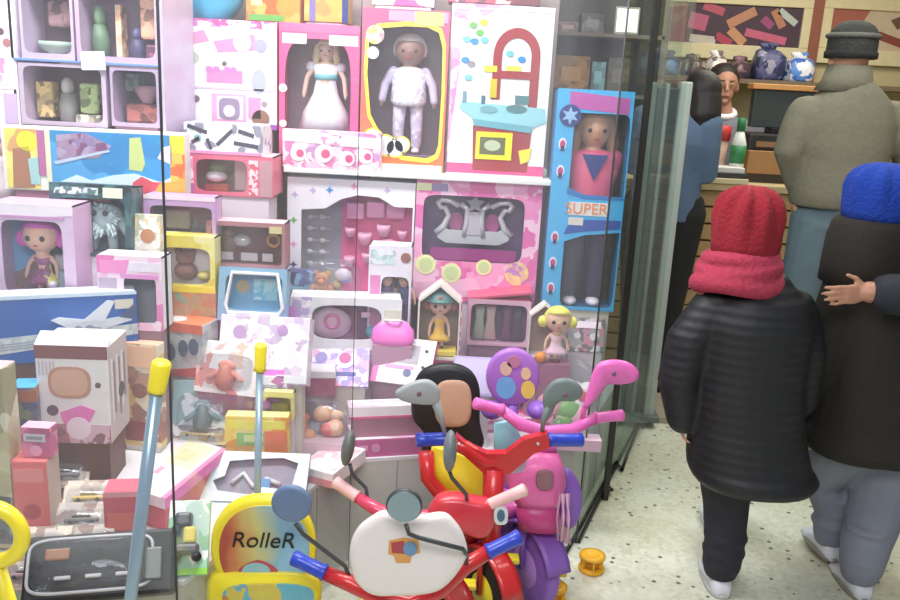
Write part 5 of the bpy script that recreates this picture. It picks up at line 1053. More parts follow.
for i, (pp, c) in enumerate(((.3, (180, 84, 70)), (.45, (206, 130, 80)), (.62, (206, 196, 110)), (.85, (140, 190, 206)), (1, (150, 200, 230)))):
    if i > 1: e.new(pp)
for i, (pp, c) in enumerate(((.3, (180, 84, 70)), (.45, (206, 130, 80)), (.65, (206, 196, 120)), (.9, (140, 186, 206)), (1, (150, 196, 226)))): e[i].position = pp; e[i].color = lin(c)
nt.links.new(ma.outputs[0], cr.inputs[0]); nt.links.new(cr.outputs[0], nt.nodes['Principled BSDF'].inputs['Base Color'])
Yf = Y0-.004
wob('printed_face', MB().slab(disc_pts(264, 550, 45, 44, Yf, 2.2), (0, .006, 0), rb), rt, 'rainbow printed face')
c = PY(262, 541, Yf-.002); k = fit_scale(c)
mb = MB(); text_add(mb, 'RolleR', 24*k, Matrix.Translation(c) @ Matrix.Rotation(R(-2), 4, 'Y') @ FRONT, BLACK, .001, .25); wob('lettering', mb, rt, 'black lettering')
wob('sticker', MB().slab([PY(258+x, 571+y, Yf-.001) for x, y in sq(20, 1.4, 20, 11)], (0, .003, 0), mat((190, 80, 90))).slab([PY(256+x, 571+y, Yf-.002) for x, y in sq(20, 2, 14, 8)], (0, .003, 0), mat((150, 196, 200))), rt)
wob('lower_board', MB().pillow([PY(262+x, 596+y, Y0-.01) for x, y in sq(30, 4, 58, 24)], (0, .05, 0), YELM, .1), rt)
wob('lower_print', MB().slab([PY(268+x, 598+y, Y0-.014) for x, y in sq(24, 3, 46, 14)], (0, .006, 0), pmat([(206, 130, 80), (150, 190, 160), (214, 196, 90), (110, 180, 200)], 14, 3, .8)), rt)
b0 = PY(262, 596, Y0); 
wob('body', MB().box((b0.x-.085, Y0+.05, .12), (b0.x+.085, Y0+.2, b0.z+.02), YELM, .03), rt)
for sx_ in (-1, 1):
    for yy in (.04, .19): wheel(rt, V((b0.x+sx_*.1, Y0+yy, .06)), (1, 0, 0), .06, .03, TYRE, REDM)
wob('chassis', MB().box((b0.x-.07, Y0+.02, .05), (b0.x+.07, Y0+.2, .13), REDM, .015), rt)
pa, pb = PY(257, 505, 1.93), PY(260, 367, 1.93)
wob('push_pole', MB().tube([V((pa.x, 1.93, .13)), pa, pb], .009, mat((166, 190, 206), .25, .3), 12), rt, 'silver push pole')
q = PY(261, 344, 1.93); wob('handle_grip', MB().tube([pb+(q-pb)*-.15, pb, pb+(q-pb)*.9, q], [.016, .0135, .015, .012], YELM, 12), rt, 'yellow grip')
# ---- yellow push trike at the bottom left edge: ring guard and second pole
Y1 = 1.46
rt = thing('push_trike', 'yellow push trike cut by the bottom left corner, with a guard ring and push pole', 'ride-on toy', (PY(40, 590, Y1).x, Y1, 0))
c = PY(-8, 534, 1.42); rr_ = PY(22, 534, 1.42).x-c.x
wob('guard_ring', MB().torus(c, rr_, .015, YELM, ax=1, n=32), rt)
wob('ring_post', MB().tube([c+V((0, .0, -rr_)), V((c.x+.03, Y1, .3)), V((c.x+.03, Y1, .14))], .016, YELM, 10), rt)
wob('body', MB().box((c.x-.06, Y1-.06, .1), (c.x+.26, Y1+.06, .2), YELM, .03), rt); wob('seat', MB().box((c.x-.02, Y1-.06, .2), (c.x+.12, Y1+.06, .24), REDM, .015), rt)
for xx in (-.04, .22):
    for yy in (-.07, .07): wheel(rt, V((c.x+xx, Y1+yy, .06)), (0, 1, 0), .06, .03, TYRE, REDM)
pa, pb, q = PY(130, 604, Y1), PY(157, 388, Y1), PY(162, 361, Y1)
wob('push_pole', MB().tube([V((c.x+.2, Y1, .16)), pa+V((-.012, 0, -.09)), pa, pb], .0125, mat((150, 172, 190), .25, .3), 12), rt, 'silver push pole')
wob('handle_grip', MB().tube([pb+(q-pb)*-.12, pb, pb+(q-pb)*.9, q], [.0175, .017, .0185, .014], YELM, 12), rt, 'yellow grip')
# ---- red tricycle with a white front shield
Y2 = 1.64
rt = thing('tricycle', 'red tricycle with a white rounded front shield and two round mirrors', 'tricycle', (PY(410, 560, Y2).x, Y2, 0))
A_, B_ = PY(292, 557, 1.70), PY(325, 573, 1.69); C_, D_ = PY(488, 552, 1.71), PY(521, 536, 1.72)
grips(rt, A_, B_, C_, D_, REDM, BLUEM, mid=[PY(350, 583, 1.68), PY(378, 597, 1.67), PY(410, 603, 1.67), PY(440, 590, 1.68), PY(465, 566, 1.70)], r=.0155)
sh = [(372, 519), (384, 514), (402, 519), (424, 518), (444, 516), (456, 526), (464, 540), (467, 558), (456, 578), (440, 593), (420, 598), (395, 599), (372, 598), (356, 586), (349, 566), (350, 546), (358, 530)]
Ys = 1.63; SHW = mat((236, 228, 226), .3, var=.03)
def cat(pts, k=4):
    out = []; n = len(pts)
    for i in range(n):
        p0, p1, p2, p3 = [V((*pts[(i+q) % n], 0)) for q in (-1, 0, 1, 2)]
        for j in range(k):
            t = j/k; v = .5*((2*p1)+(p2-p0)*t+(2*p0-5*p1+4*p2-p3)*t*t+(3*p1-p0-3*p2+p3)*t*t*t); out.append((v.x, v.y))
    return out
so = wob('front_shield', MB().pillow([PY(x, y, Ys) for x, y in cat(sh)], (0, .03, 0), SHW, .16), rt, 'white front shield')
wob('sticker', MB().slab([PY(x, y, Ys-.002) for x, y in ((389, 541), (404, 538), (418, 540), (420, 553), (412, 555), (410, 563), (396, 563), (394, 556), (388, 554))], (0, .003, 0), mat((222, 160, 90))).slab([PY(x, y, Ys-.003) for x, y in ((391, 543), (404, 541), (405, 554), (392, 553))], (0, .003, 0), mat((176, 70, 80))).slab([PY(410+x, 549+y, Ys-.004) for x, y in sq(16, 2, 7, 7)], (0, .003, 0), mat((110, 150, 190))), rt, None, so)
f, d, n, r, sc = trike_base(rt, V((PY(405, 560, Y2).x, Y2+.02, 0)), (.25, -.97, 0), REDM, .11, .07, .22, .08, TYRE, YELM, YELM, REDM, .24)
wob('stem', MB().tube([f+V((0, 0, .12)), PY(408, 600, 1.68)], .016, REDM, 10), rt)
def round_mirror(root, px, r_px, Y, arm, back, face, am=DG):
    c = PY(px[0], px[1], Y); R_ = r_px*fit_scale(c)
    pts = [c+V((x, 0, z)) for x, z in sq(32, 2, R_, R_)]
    o = wob('mirror', MB().pillow(pts, (0, .016, 0), back, .2), root)
    if face: wob('mirror_glass', MB().slab([c+V((x*.9, -.0015, z*.9)) for x, z in sq(32, 2, R_, R_)], (0, .003, 0), face), root, None, o)
    wob('mirror_arm', MB().tube([PY(x, y, yy) for x, y, yy in arm], .005, am, 8), root)
round_mirror(rt, (291, 505), 20.5, 1.66, [(296, 524, 1.672), (303, 534, 1.68), (345, 566, 1.69), (350, 578, 1.68)], mat((104, 124, 158), .4, var=.06), None)
round_mirror(rt, (404, 507), 18.5, 1.58, [(406, 524, 1.592), (409, 534, 1.59), (420, 538, 1.59), (463, 549, 1.6), (467, 556, 1.66), (466, 564, 1.69)], DG, MIRR)
# ---- red tricycle with pink grips, behind the shield
rt = thing('tricycle', 'red tricycle with pale pink grips standing behind the white-shielded one', 'tricycle', (.01, 1.97, 0))
A_, B_ = PY(334, 481, 1.99), PY(357, 497, 1.97); C_, D_ = PY(484, 507, 1.93), PY(526, 489, 1.91)
grips(rt, A_, B_, C_, D_, mat((214, 70, 104), .3, coat=.3), mat((238, 190, 190), .4), r=.014, mid=[PY(376, 509, 1.95), PY(400, 520, 1.94), PY(440, 514, 1.93), PY(468, 509, 1.93)])
f, d, n, r, sc = trike_base(rt, V((.03, 1.965, 0)), (.5, -.87, 0), REDM, .115, .075, .34, .07, TYRE, REDM, REDM, REDM, .24, fw=.045)
fs = [(424, 528), (434, 504), (452, 499), (476, 503), (492, 508), (494, 530), (484, 541), (462, 536), (440, 538), (428, 540)]
wob('fairing', MB().pillow([PY(x, y, 1.90) for x, y in cat(fs)], (0, .06, 0), mat((206, 56, 70), .3, coat=.3), .2), rt, 'glossy red fairing')
q = PY(501, 516, 1.895); wob('badge', MB().slab([PY(501+x, 516+y, 1.91) for x, y in sq(20, 3, 7, 9)], (0, .006, 0), mat((220, 226, 226))).slab([PY(501+x, 516+y, 1.908) for x, y in sq(16, 2, 4, 6)], (0, .006, 0), mat((70, 110, 140))), rt)
wob('stem', MB().tube([f+V((0, 0, .12)), PY(462, 520, 1.935)], .015, REDM, 10), rt)
def edge_mirror(root, px, hx, hy, tilt, Y, arm, m=GRYP):
    c = PY(px[0], px[1], Y); k = fit_scale(c)
    M = Matrix.Translation(c) @ Matrix.Rotation(R(tilt), 4, 'Y')
    wob('mirror', MB().ell((0, 0, 0), (hx*k, .035, hy*k), m, M), root); wob('mirror_arm', MB().tube([PY(x, y, yy) for x, y, yy in arm], .005, DG, 8), root)
edge_mirror(rt, (348, 448), 6.5, 19, 8, 1.99, [(350, 464, 1.99), (352, 474, 1.99), (366, 488, 1.985), (368, 502, 1.965)], mat((104, 110, 106), .4))
edge_mirror(rt, (450, 451), 7, 22, 0, 1.88, [(449, 470, 1.88), (452, 478, 1.885), (466, 494, 1.90), (468, 506, 1.925)], mat((116, 124, 128), .35))
# ---- red and yellow tricycle with the plain black backrest
rt = thing('tricycle', 'red and yellow tricycle with blue grips and a tall black backrest', 'tricycle', (.13, 2.13, 0))
A_, B_ = PY(416, 440, 2.10), PY(446, 439, 2.12); C_, D_ = PY(548, 440, 2.16), PY(583, 440, 2.18)
grips(rt, A_, B_, C_, D_, REDM, BLUEM, r=.017, mid=[PY(466, 448, 2.12), PY(486, 462, 2.12), PY(510, 462, 2.13), PY(528, 448, 2.14)])
wob('handlebar_yoke', MB().slab([PY(x, y, 2.105) for x, y in ((456, 436), (468, 446), (486, 454), (506, 454), (524, 440), (548, 434), (550, 448), (534, 454), (510, 474), (484, 474), (462, 454))], (0, .03, 0), REDM), rt)
for px in (538, 459): wob('screw', MB().ell(PY(px, 444, 2.104), .005, mat((220, 220, 220), .2, .6), nu=10, nv=6), rt)
f, d, n, r, sc = trike_base(rt, V((.15, 2.12, 0)), (.5, -.87, 0), REDM, .115, .075, .27, .07, TYRE, YELM, REDM, REDM, .26)
wob('stem', MB().tube([f+V((0, 0, .12)), PY(494, 468, 2.12)], [.026, .03], REDM, 12), rt)
wob('front_panel', MB().pillow([PY(x, y, 2.2) for x, y in ((432, 446), (452, 452), (490, 466), (490, 500), (464, 506), (436, 492), (428, 470))], (0, .03, 0), YELM, .06), rt, 'bright yellow panel')
wob('side_rail', MB().tube([PY(426, 452, 2.19), PY(428, 478, 2.18), PY(444, 498, 2.17), PY(470, 514, 2.16)], .022, REDM, 10), rt)
# the backrest: a plain rounded black board with a plain peach pad
bk = mat((34, 34, 38), .45)
bp = [(424, 436), (412, 420), (412, 392), (420, 374), (436, 366), (456, 366), (472, 374), (480, 392), (480, 424), (484, 446), (470, 456), (424, 456)]
bo_ = wob('backrest', MB().pillow([PY(x, y, 2.31) for x, y in cat(bp)], (0, .04, 0), bk, .14), rt, 'tall plain black backrest')
wob('pad', MB().pillow([PY(453+x, 404+y, 2.306) for x, y in sq(28, 3, 19, 24)], (0, .012, 0), mat((206, 164, 138), .5), .2), rt, 'plain tan pad', bo_)
tp = PY(452, 450, 2.33); wob('backrest_post', MB().tube([tp, V((tp.x, 2.37, .28)), sc+V((0, 0, -.02))], .016, bk, 10), rt)
m1_ = [(396, 394), (404, 386), (424, 381), (436, 386), (442, 400), (436, 418), (428, 402), (414, 404), (400, 400)]
tear_mirror(rt, [(395, 394), (402, 388), (416, 382), (428, 381), (437, 387), (440, 396), (438, 404), (430, 406), (414, 405), (400, 401)], None, None, 2.08, mat((160, 166, 168), .35), (419, 394))
wob('mirror_arm', MB().tube([PY(435, 400, 2.095), PY(441, 418, 2.10), PY(445, 434, 2.11)], [.014, .008, .005], mat((160, 166, 168), .35), 8), rt)
tear_mirror(rt, [(543, 404), (546, 391), (556, 381), (570, 380), (581, 387), (583, 396), (575, 402), (562, 402), (554, 408), (548, 420)], None, None, 2.11, mat((112, 124, 122), .4), (565, 395))
wob('mirror_arm', MB().tube([PY(548, 406, 2.12), PY(543, 424, 2.125), PY(541, 438, 2.14)], [.012, .007, .005], mat((112, 124, 122), .4), 8), rt)
# ---- pink tricycle
rt = thing('tricycle', 'pink and violet tricycle with a round purple backrest, rightmost of the tricycles', 'tricycle', (.29, 2.27, 0))
A_, B_ = PY(474, 403, 2.22), PY(502, 410, 2.25); C_, D_ = PY(596, 418, 2.32), PY(624, 415, 2.33)
grips(rt, A_, B_, C_, D_, PINKP, PINKP, r=.015, mid=[PY(520, 424, 2.26), PY(545, 432, 2.27), PY(572, 430, 2.29)])
f, d, n, r, sc = trike_base(rt, V((.285, 2.26, 0)), (.5, -.87, 0), PINKP, .12, .075, .22, .06, VIO, mat((176, 130, 210)), PINKP, VIO, .26, fw=.05)
wob('stem', MB().tube([f+V((0, 0, .12)), PY(545, 434, 2.27)], [.03, .022], PINKP, 12), rt)
def prof(px0, px1, py, Y, dy): a, b = PY(px0, py, Y), PY(px1, py, Y); cx = (a.x+b.x)/2; return [V((cx+x, Y+y, a.z)) for x, y in sq(22, 2.6, (b.x-a.x)/2, dy)]
wob('front_body', MB().rings([prof(512, 558, 450, 2.24, .05), prof(506, 564, 462, 2.24, .06), prof(504, 566, 478, 2.23, .065), prof(512, 562, 492, 2.22, .06), prof(514, 560, 500, 2.22, .05)], mat((226, 110, 172), .35, coat=.2)), rt, 'pink front body')
wob('headlight', MB().pillow([PY(545+x, 481+y, 2.155) for x, y in sq(20, 3, 9, 10)], (0, .016, 0), mat((150, 110, 120)), .15), rt)
wob('pale_side', MB().slab([PY(x, y, 2.165) for x, y in ((509, 462), (528, 458), (524, 472), (508, 474))], (0, .006, 0), mat((206, 190, 220))), rt)
wob('lower_cowl', MB().rings([prof(518, 558, 500, 2.22, .05), prof(516, 560, 512, 2.22, .055), prof(518, 562, 524, 2.22, .05)], mat((206, 76, 140), .35)), rt, 'deep pink cowl')
wob('collar', MB().tube([PY(520, 447, 2.25), PY(556, 449, 2.25)], .017, PINKP, 12), rt)
wob('violet_guard', MB().pillow([PY(x, y, 2.3) for x, y in cat(((566, 472), (578, 482), (583, 500), (580, 520), (570, 532), (560, 520), (562, 490)))], (0, .05, 0), VIO, .2), rt)
random.seed(5)
for i in range(5):
    q = PY(560+i*2.2, 494, 2.16); e_ = PY(558+i*3.0, 540+i, 2.16); wob('ribbon', MB().tube([q, (q+e_)/2+V((.006*((i % 2)*2-1), 0, 0)), e_], .0035, mat((236, 190, 206) if i % 2 else (206, 150, 190)), 6), rt)
bd = wob('backrest', MB().pillow([PY(513+x, 378+y, 2.44) for x, y in sq(32, 2, 27, 29)], (0, .03, 0), mat((176, 116, 204), .35), .12), rt, 'round purple backrest')
mb = MB()
for x, y, a_, b_, c_ in ((506, 388, 10, 11, (120, 176, 226)), (528, 390, 7, 9, (236, 206, 100)), (506, 369, 6, 7, (226, 186, 170)), (526, 374, 5, 6, (236, 200, 160)), (514, 362, 7, 6, (196, 130, 160))): mb.slab([PY(x+u, y+v, 2.437) for u, v in sq(18, 2, a_, b_)], (0, .004, 0), mat(c_))
wob('printed_picture', mb, rt, None, bd)
q = PY(513, 404, 2.455); wob('backrest_post', MB().tube([q, V((q.x, 2.47, .3)), sc+V((0, 0, -.02))], .018, VIO, 10), rt)
for x in (492, 538): wob('arm_rest', MB().ell(PY(x, 410, 2.43), (.035, .04, .028), VIO, nu=14, nv=10), rt)
wob('ice_blue_panel', MB().pillow([PY(x, y, 2.33) for x, y in ((494, 424), (512, 420), (522, 440), (516, 452), (494, 450))], (0, .02, 0), mat((150, 214, 226), .3), .1), rt, 'ice blue panel')
tear_mirror(rt, [(584, 409), (588, 392), (594, 372), (602, 363), (618, 361), (632, 365), (640, 374), (636, 382), (622, 385), (608, 385), (600, 394), (592, 404)], None, None, 2.29, PINKP, (614, 374))
wob('mirror_arm', MB().tube([PY(590, 398, 2.305), PY(584, 410, 2.31), PY(582, 420, 2.31)], [.01, .008, .006], PINKP, 8), rt)
# ---- two yellow spools on the floor
spm = mat((236, 176, 40), .4, var=.1)
def spool(px, label):
    q = PZ(px[0], px[1], 0); t = thing('plastic_spool', label, 'spool', q, group='yellow spools on the floor'); r = 13*fit_scale(q)
    obj('lower_flange', MB().lathe([(r*.9, 0), (r, .004), (r, .012), (r*.7, .016)], spm), t); obj('core', MB().lathe([(r*.68, .016), (r*.6, .03), (r*.68, .044)], mat((206, 140, 36), .5)), t)
    obj('upper_flange', MB().lathe([(r*.7, .044), (r, .048), (r, .056), (r*.55, .06), (r*.3, .052), (r*.05, .052)], spm), t)
    for i in range(6): a = i*math.pi/3; obj('rib', MB().box((-.003, r*.6, .016), (.003, r*.9, .044), spm, .001, Matrix.Rotation(a, 4, 'Z')), t)
spool((591, 570), 'yellow plastic spool on the floor, farther from the camera'); spool((553, 602), 'yellow plastic spool on the floor, cut by the bottom edge')
# ================================================================== people
def hand(mb, w, dirv, back, thumb, L, m, curl=.25, spread=.12):
    """palm, four fingers and a thumb. dirv: along the fingers, back: out of the back of the hand, thumb: towards the thumb side"""
    dirv = V(dirv).normalized(); back = V(back); back = (back-dirv*back.dot(dirv)).normalized(); side = dirv.cross(back)
    if side.dot(V(thumb)) < 0: side = -side
    w = V(w); P = L*.5
    rings = []
    for t, a, b in ((-.12, .2, .17), (0, .24, .16), (.25, .34, .15), (.6, .42, .13), (.92, .40, .11), (1.04, .34, .08)):
        rings.append([w+dirv*P*t+side*x+back*y for x, y in sq(14, 2.6, a*P, b*P)])
    mb.rings(rings, m)
    for i, (s, ln) in enumerate(((.30, .86), (.10, 1.), (-.1, .93), (-.29, .72))):
        k = w+dirv*P*.92+side*s*P; dd = (dirv+side*(s*spread*2.2)).normalized(); c = curl*(1+.1*i); seg = P*.98*ln
        a = k+(dd*math.cos(c)-back*math.sin(c))*seg*.45; b = a+(dd*math.cos(c*2)-back*math.sin(c*2))*seg*.32; e = b+(dd*math.cos(c*2.8)-back*math.sin(c*2.8))*seg*.23
        r = P*.095*(1-.06*i); mb.limb([k-dd*P*.1, a, b, e], [r*1.05, r, r*.9, r*.78], m, 8)
    k = w+dirv*P*.22+side*P*.26; a = k+(dirv*.6+side*.8-back*.15).normalized()*P*.42; b = a+(dirv*.85+side*.45-back*.2).normalized()*P*.36
    mb.limb([k, a, b], [P*.14, P*.115, P*.09], m, 8)
def head(mb, c, r, fwd, m):
    """skull, jaw, nose, ears, lips facing fwd; r = half head height"""
    fwd = V(fwd).normalized(); right = fwd.cross(V((0, 0, 1))).normalized(); M = Matrix((right.to_4d(), fwd.to_4d(), V((0, 0, 1, 0)), V((0, 0, 0, 1)))).transposed(); M.translation = V(c)
    M[3][0] = M[3][1] = M[3][2] = 0; M[3][3] = 1
    for i in range(3): M[i][0] = right[i]; M[i][1] = fwd[i]; M[i][2] = (0, 0, 1)[i]
    mb.ell((0, -.08*r, .18*r), (.74*r, .86*r, .82*r), m, M); mb.ell((0, .14*r, -.42*r), (.52*r, .58*r, .56*r), m, M)
    mb.limb([M @ V((0, .80*r, .08*r)), M @ V((0, .98*r, -.22*r))], [.09*r, .13*r], m, 8)
    mb.ell((0, .72*r, -.52*r), (.24*r, .08*r, .06*r), m, M, 10, 8); mb.ell((0, .66*r, -.82*r), (.2*r, .14*r, .14*r), m, M, 10, 8)
    for s in (-1, 1): mb.ell((s*.74*r, -.02*r, -.08*r), (.08*r, .17*r, .26*r), m, M, 10, 8)
    return M
def face_parts(t, M, r, hairc):
    for s in (-1, 1):
        e = obj('eye', MB().ell(M @ V((s*.28*r, .70*r, .08*r)), .07*r, mat((200, 196, 190), .3), nu=12, nv=8), t, world=True)
        obj('iris', MB().ell(M @ V((s*.28*r, .752*r, .08*r)), .042*r, mat((60, 40, 30), .2), nu=10, nv=6), t, world=True).parent = e
        obj('eyebrow', MB().limb([M @ V((s*.15*r, .80*r, .27*r)), M @ V((s*.42*r, .70*r, .28*r))], [.03*r, .02*r], mat(hairc), 6), t, world=True)
    obj('lips', MB().ell(M @ V((0, .79*r, -.53*r)), (.2*r, .05*r, .045*r), mat((170, 90, 84)), nu=12, nv=8), t, world=True)
def ringset(mb, c, specs, m, yaw=0, n=24, p=2.3):
    """stack of rings at (dx, dy, z, rx, ry) about c, turned by yaw"""
    cs, sn = math.cos(R(yaw)), math.sin(R(yaw)); rs = []
    for dx, dy, z, rx, ry in specs:
        rr = []
        for x, y in sq(n, p, rx, ry):
            x += dx; y += dy; rr.append(V((c[0]+x*cs-y*sn, c[1]+x*sn+y*cs, z)))
        rs.append(rr)
    mb.rings(rs, m); return mb
def knit(rgb, scale=60):
    m = mat(rgb, .95, var=.22, scale=scale, bump=.6); return m
def quilt(rgb, freq):
    key = ('q', rgb, freq)
    if key in _mc: return _mc[key]
    m = bpy.data.materials.new('quilted_cloth'); m.use_nodes = True; nt = m.node_tree; b = nt.nodes['Principled BSDF']; b.inputs['Roughness'].default_value = .55; b.inputs['Base Color'].default_value = lin(rgb)
    tc = nt.nodes.new('ShaderNodeTexCoord'); w = nt.nodes.new('ShaderNodeTexWave'); w.bands_direction = 'Z'; w.inputs['Scale'].default_value = freq; w.inputs['Distortion'].default_value = 1.2; w.inputs['Detail'].default_value = 2
    nt.links.new(tc.outputs['Object'], w.inputs['Vector']); bp = nt.nodes.new('ShaderNodeBump'); bp.inputs['Strength'].default_value = .15; bp.inputs['Distance'].default_value = .012
    nt.links.new(w.outputs['Fac'], bp.inputs['Height']); nt.links.new(bp.outputs[0], b.inputs['Normal']); _mc[key] = m; return m
def shoe(t, ankle, fwd, L, m, sole):
    fwd = V(fwd).normalized(); up = V((0, 0, 1)); sd = fwd.cross(up); a = V(ankle)
    rs = []
    for t_, w_, z0, z1 in ((-.28, .5, .02, .5), (-.2, .8, 0, .75), (0, .9, 0, .95), (.2, .95, 0, .75), (.45, 1.05, 0, .48), (.65, .95, 0, .36), (.74, .55, .04, .24)):
        c = a+fwd*L*t_; w2 = L*.19*w_; hh = L*.36
        rs.append([V((c.x, c.y, a.z))+sd*x+up*((z0+(z1-z0)*(.5+.5*zz))*hh) for x, zz in [(w2*q[0], q[1]) for q in sq(14, 3)]])
    s_ = obj('shoe', MB().rings(rs, m), t, world=True)
    obj('sole', MB().rings([[V((a.x, a.y, a.z+z))+fwd*(L*(.23+y*.52))+sd*x*L*.2 for x, y in sq(20, 2.6)] for z in (0., L*.07)], sole), t, world=True).parent = s_
def skinned(t, H, foot, fwd, hc, hr, wrists, elbows, shoulders, hips, knees, ankles, skin, hands, neck_z, vox=.007, hs=.1):
    """one continuous body"""
    mb = MB(); M = head(mb, hc, hr, fwd, skin)
    sh = [(V(shoulders[0])+V(shoulders[1]))/2][0]; hp = (V(hips[0])+V(hips[1]))/2
    mb.limb([V(hc)+V((0, 0, -hr*.5))-V(fwd).normalized()*hr*.15, sh+V((0, 0, .0))], [hr*.42, hr*.48], skin, 12)
    sw = (V(shoulders[0])-V(shoulders[1])).length/2; ax = (V(shoulders[1])-V(shoulders[0])).normalized(); ay = V((-ax.y, ax.x, 0))
    rs = []
    for k, a, b in ((-.12, .72, .5), (0, .86, .58), (.3, .78, .52), (.55, .72, .5), (.8, .92, .56), (.95, .92, .46), (1.04, .5, .36)):
        c = hp+(sh-hp)*k; rs.append([c+ax*x+ay*y for x, y in sq(18, 2.5, sw*a, sw*b)])
    mb.rings(rs, skin)
    for i in (0, 1):
        mb.limb([shoulders[i], (V(shoulders[i])*.4+V(elbows[i])*.6), elbows[i], wrists[i]], [sw*.32, sw*.27, sw*.24, sw*.16], skin, 10)
        mb.limb([hips[i], V(hips[i])*.5+V(knees[i])*.5, knees[i], V(knees[i])*.6+V(ankles[i])*.4, ankles[i]], [sw*.46, sw*.42, sw*.32, sw*.30, sw*.2], skin, 12)
        f_ = V(fwd).normalized(); mb.limb([V(ankles[i])+V((0, 0, -.0))-f_*H*.012, V(ankles[i])+f_*H*.07+V((0, 0, -H*.012))], [H*.018, H*.014], skin, 8)
        dv, bk_, th, cu = hands[i]; hand(mb, wrists[i], dv, bk_, th, H*hs, skin, cu)
    b = obj('body', mb, t, world=True, remesh=vox, smooth=2)
    return M
SK = mat((214, 160, 132), .5, var=.05); SKD = mat((176, 128, 104), .5, var=.05)
# ---------------- child in the red knitted hat
foot = PZ(715, 590, 0); H = 1.24
bx, by = .905, 2.36
t = thing('person', 'child in a red knitted hat, pinkish red scarf and long black quilted coat, walking away', 'person', (bx, by, 0))
fw = (0.0, 1, 0)
hz = PY(750, 228, by).z; hx = PY(749, 228, by).x; bx -= .03
sL, sR = V((bx-.135, by, .93)), V((bx+.135, by+.01, .93))
wl = PY(683, 418, by-.01); eL = V((wl.x-.03, by-.02, .70)); wr = PY(780, 424, by+.06); eR = V((wr.x+.005, by+.0, .65))
hipL, hipR = V((bx-.015, by, .52)), V((bx+.085, by, .52))
aL = V((foot.x+.01, foot.y+.005, .07)); kL = V((.885, by+.03, .29)); aR = V((.985, by+.36, .09)); kR = V((.975, by+.16, .31))
M = skinned(t, H, foot, fw, (hx, by+.02, hz-.03), .105, (wl, wr), (eL, eR), (sL, sR), (hipL, hipR), (kL, kR), (aL, aR), SK, (((.05, .0, -1), (-1, .0, 0), (.1, 1, 0), .35), ((-.05, .1, -1), (1, 0, 0), (-.1, 1, 0), .35)), .9, hs=.082)
face_parts(t, M, .105, (80, 56, 44))
cm_ = quilt((23, 24, 29), 11.)
mb = MB(); zb = PY(750, 489, by-.1).z
ringset(mb, (bx, by), ((.055, -.02, zb-.01, .17, .15), (.055, -.02, zb+.02, .19, .165), (.04, -.01, .46, .18, .155), (.02, 0, .58, .165, .14), (.01, 0, .72, .16, .13), (.008, .0, .88, .165, .125), (.01, 0, .945, .14, .11), (.012, .01, 1.0, .085, .085), (.012, .01, 1.03, .06, .06)), cm_)
mb.limb([sL+V((.02, 0, -.015)), (sL+eL)/2+V((-.012, 0, 0)), eL, wl+V((0, 0, .0))], [.068, .068, .062, .05], cm_, 14)
mb.limb([sR+V((-.02, 0, -.015)), (sR+eR)/2+V((.012, 0, 0)), eR, wr+V((0, 0, .04))], [.07, .07, .066, .055], cm_, 14)
obj('coat', mb, t, 'long black quilted coat', world=True, remesh=.008, smooth=7)
trm = mat((42, 42, 50), .85, var=.2, scale=18, bump=.3)
mb = MB()
mb.limb([hipL+V((0, 0, -.1)), kL, aL+V((0, 0, .1)), aL+V((.0, 0, .02))], [.085, .07, .062, .06], trm, 14)
mb.limb([hipR+V((0, 0, -.1)), kR, aR+V((0, 0, .1)), aR+V((.0, 0, .02))], [.085, .07, .06, .058], trm, 14)
for a_ in (aL, aR): mb.torus(a_+V((0, 0, .07)), .055, .012, trm); mb.torus(a_+V((0, 0, .12)), .058, .010, trm)
obj('trousers', mb, t, world=True, remesh=.008, smooth=2)
ws = mat((216, 218, 226), .5)
shoe(t, (aL.x, aL.y, 0), (.05, 1, 0), .2, ws, mat((190, 190, 190))); shoe(t, (aR.x, aR.y, .02), (.05, 1, 0), .2, ws, mat((190, 190, 190)))
hatm = knit((140, 28, 42), 90)
def beanie(t, c, r, hh, m, brim=None, folds=10, amp=.05, tilt=0, gather=True, world=True):
    mb = MB(); n = 60; rs = []
    for z, k in ((-.55, .93), (-.52, 1.0), (-.3, 1.04), (0, 1.04), (.3, 1.03), (.55, .94), (.74, .78), (.87, .55), (.93, .32), (.93, .1)):
        row = []
        for j in range(n):
            a = 2*math.pi*j/n; w_ = 1+(amp*max(0, z+.2)*math.cos(folds*a) if gather else 0)+.012*math.cos(22*a)
            row.append(V((c[0]+r[0]*k*w_*math.cos(a), c[1]+r[1]*k*w_*math.sin(a), c[2]+hh*z)))
        rs.append(row)
    mb.rings(rs, m); h_ = obj('hat', mb, t, world=world)
    if brim:
        obj('hat_brim', MB().rings([[V((c[0]+r[0]*k*math.cos(a), c[1]+r[1]*k*math.sin(a), c[2]+hh*z)) for a in [2*math.pi*j/36 for j in range(36)]] for z, k in ((-.62, 1.0), (-.6, 1.1), (-.35, 1.11), (-.3, 1.03))], brim), t, world=world).parent = h_
    return h_
ztop = PY(750, 191, by).z; zbot = PY(750, 268, by).z
beanie(t, (hx+.0, by+.01, (ztop+zbot)/2), (.091, .098), (ztop-zbot)*.60, hatm, None, 9, .17)
scm = knit((168, 54, 78), 70)
mb = MB()
for z, rx, ry, tt, dz in ((1.035, .092, .088, .030, -.004), (1.0, .104, .095, .030, .012), (1.07, .086, .084, .024, .006)):
    mb.tube([V((hx-.012+rx*math.cos(a), by+.005+ry*math.sin(a), z+dz*math.sin(a*2)+.012*math.cos(a))) for a in [2*math.pi*j/24 for j in range(24)]], tt, scm, 12, True)
obj('scarf', mb, t, 'pinkish red scarf wound round the neck', world=True, remesh=.006, smooth=2)
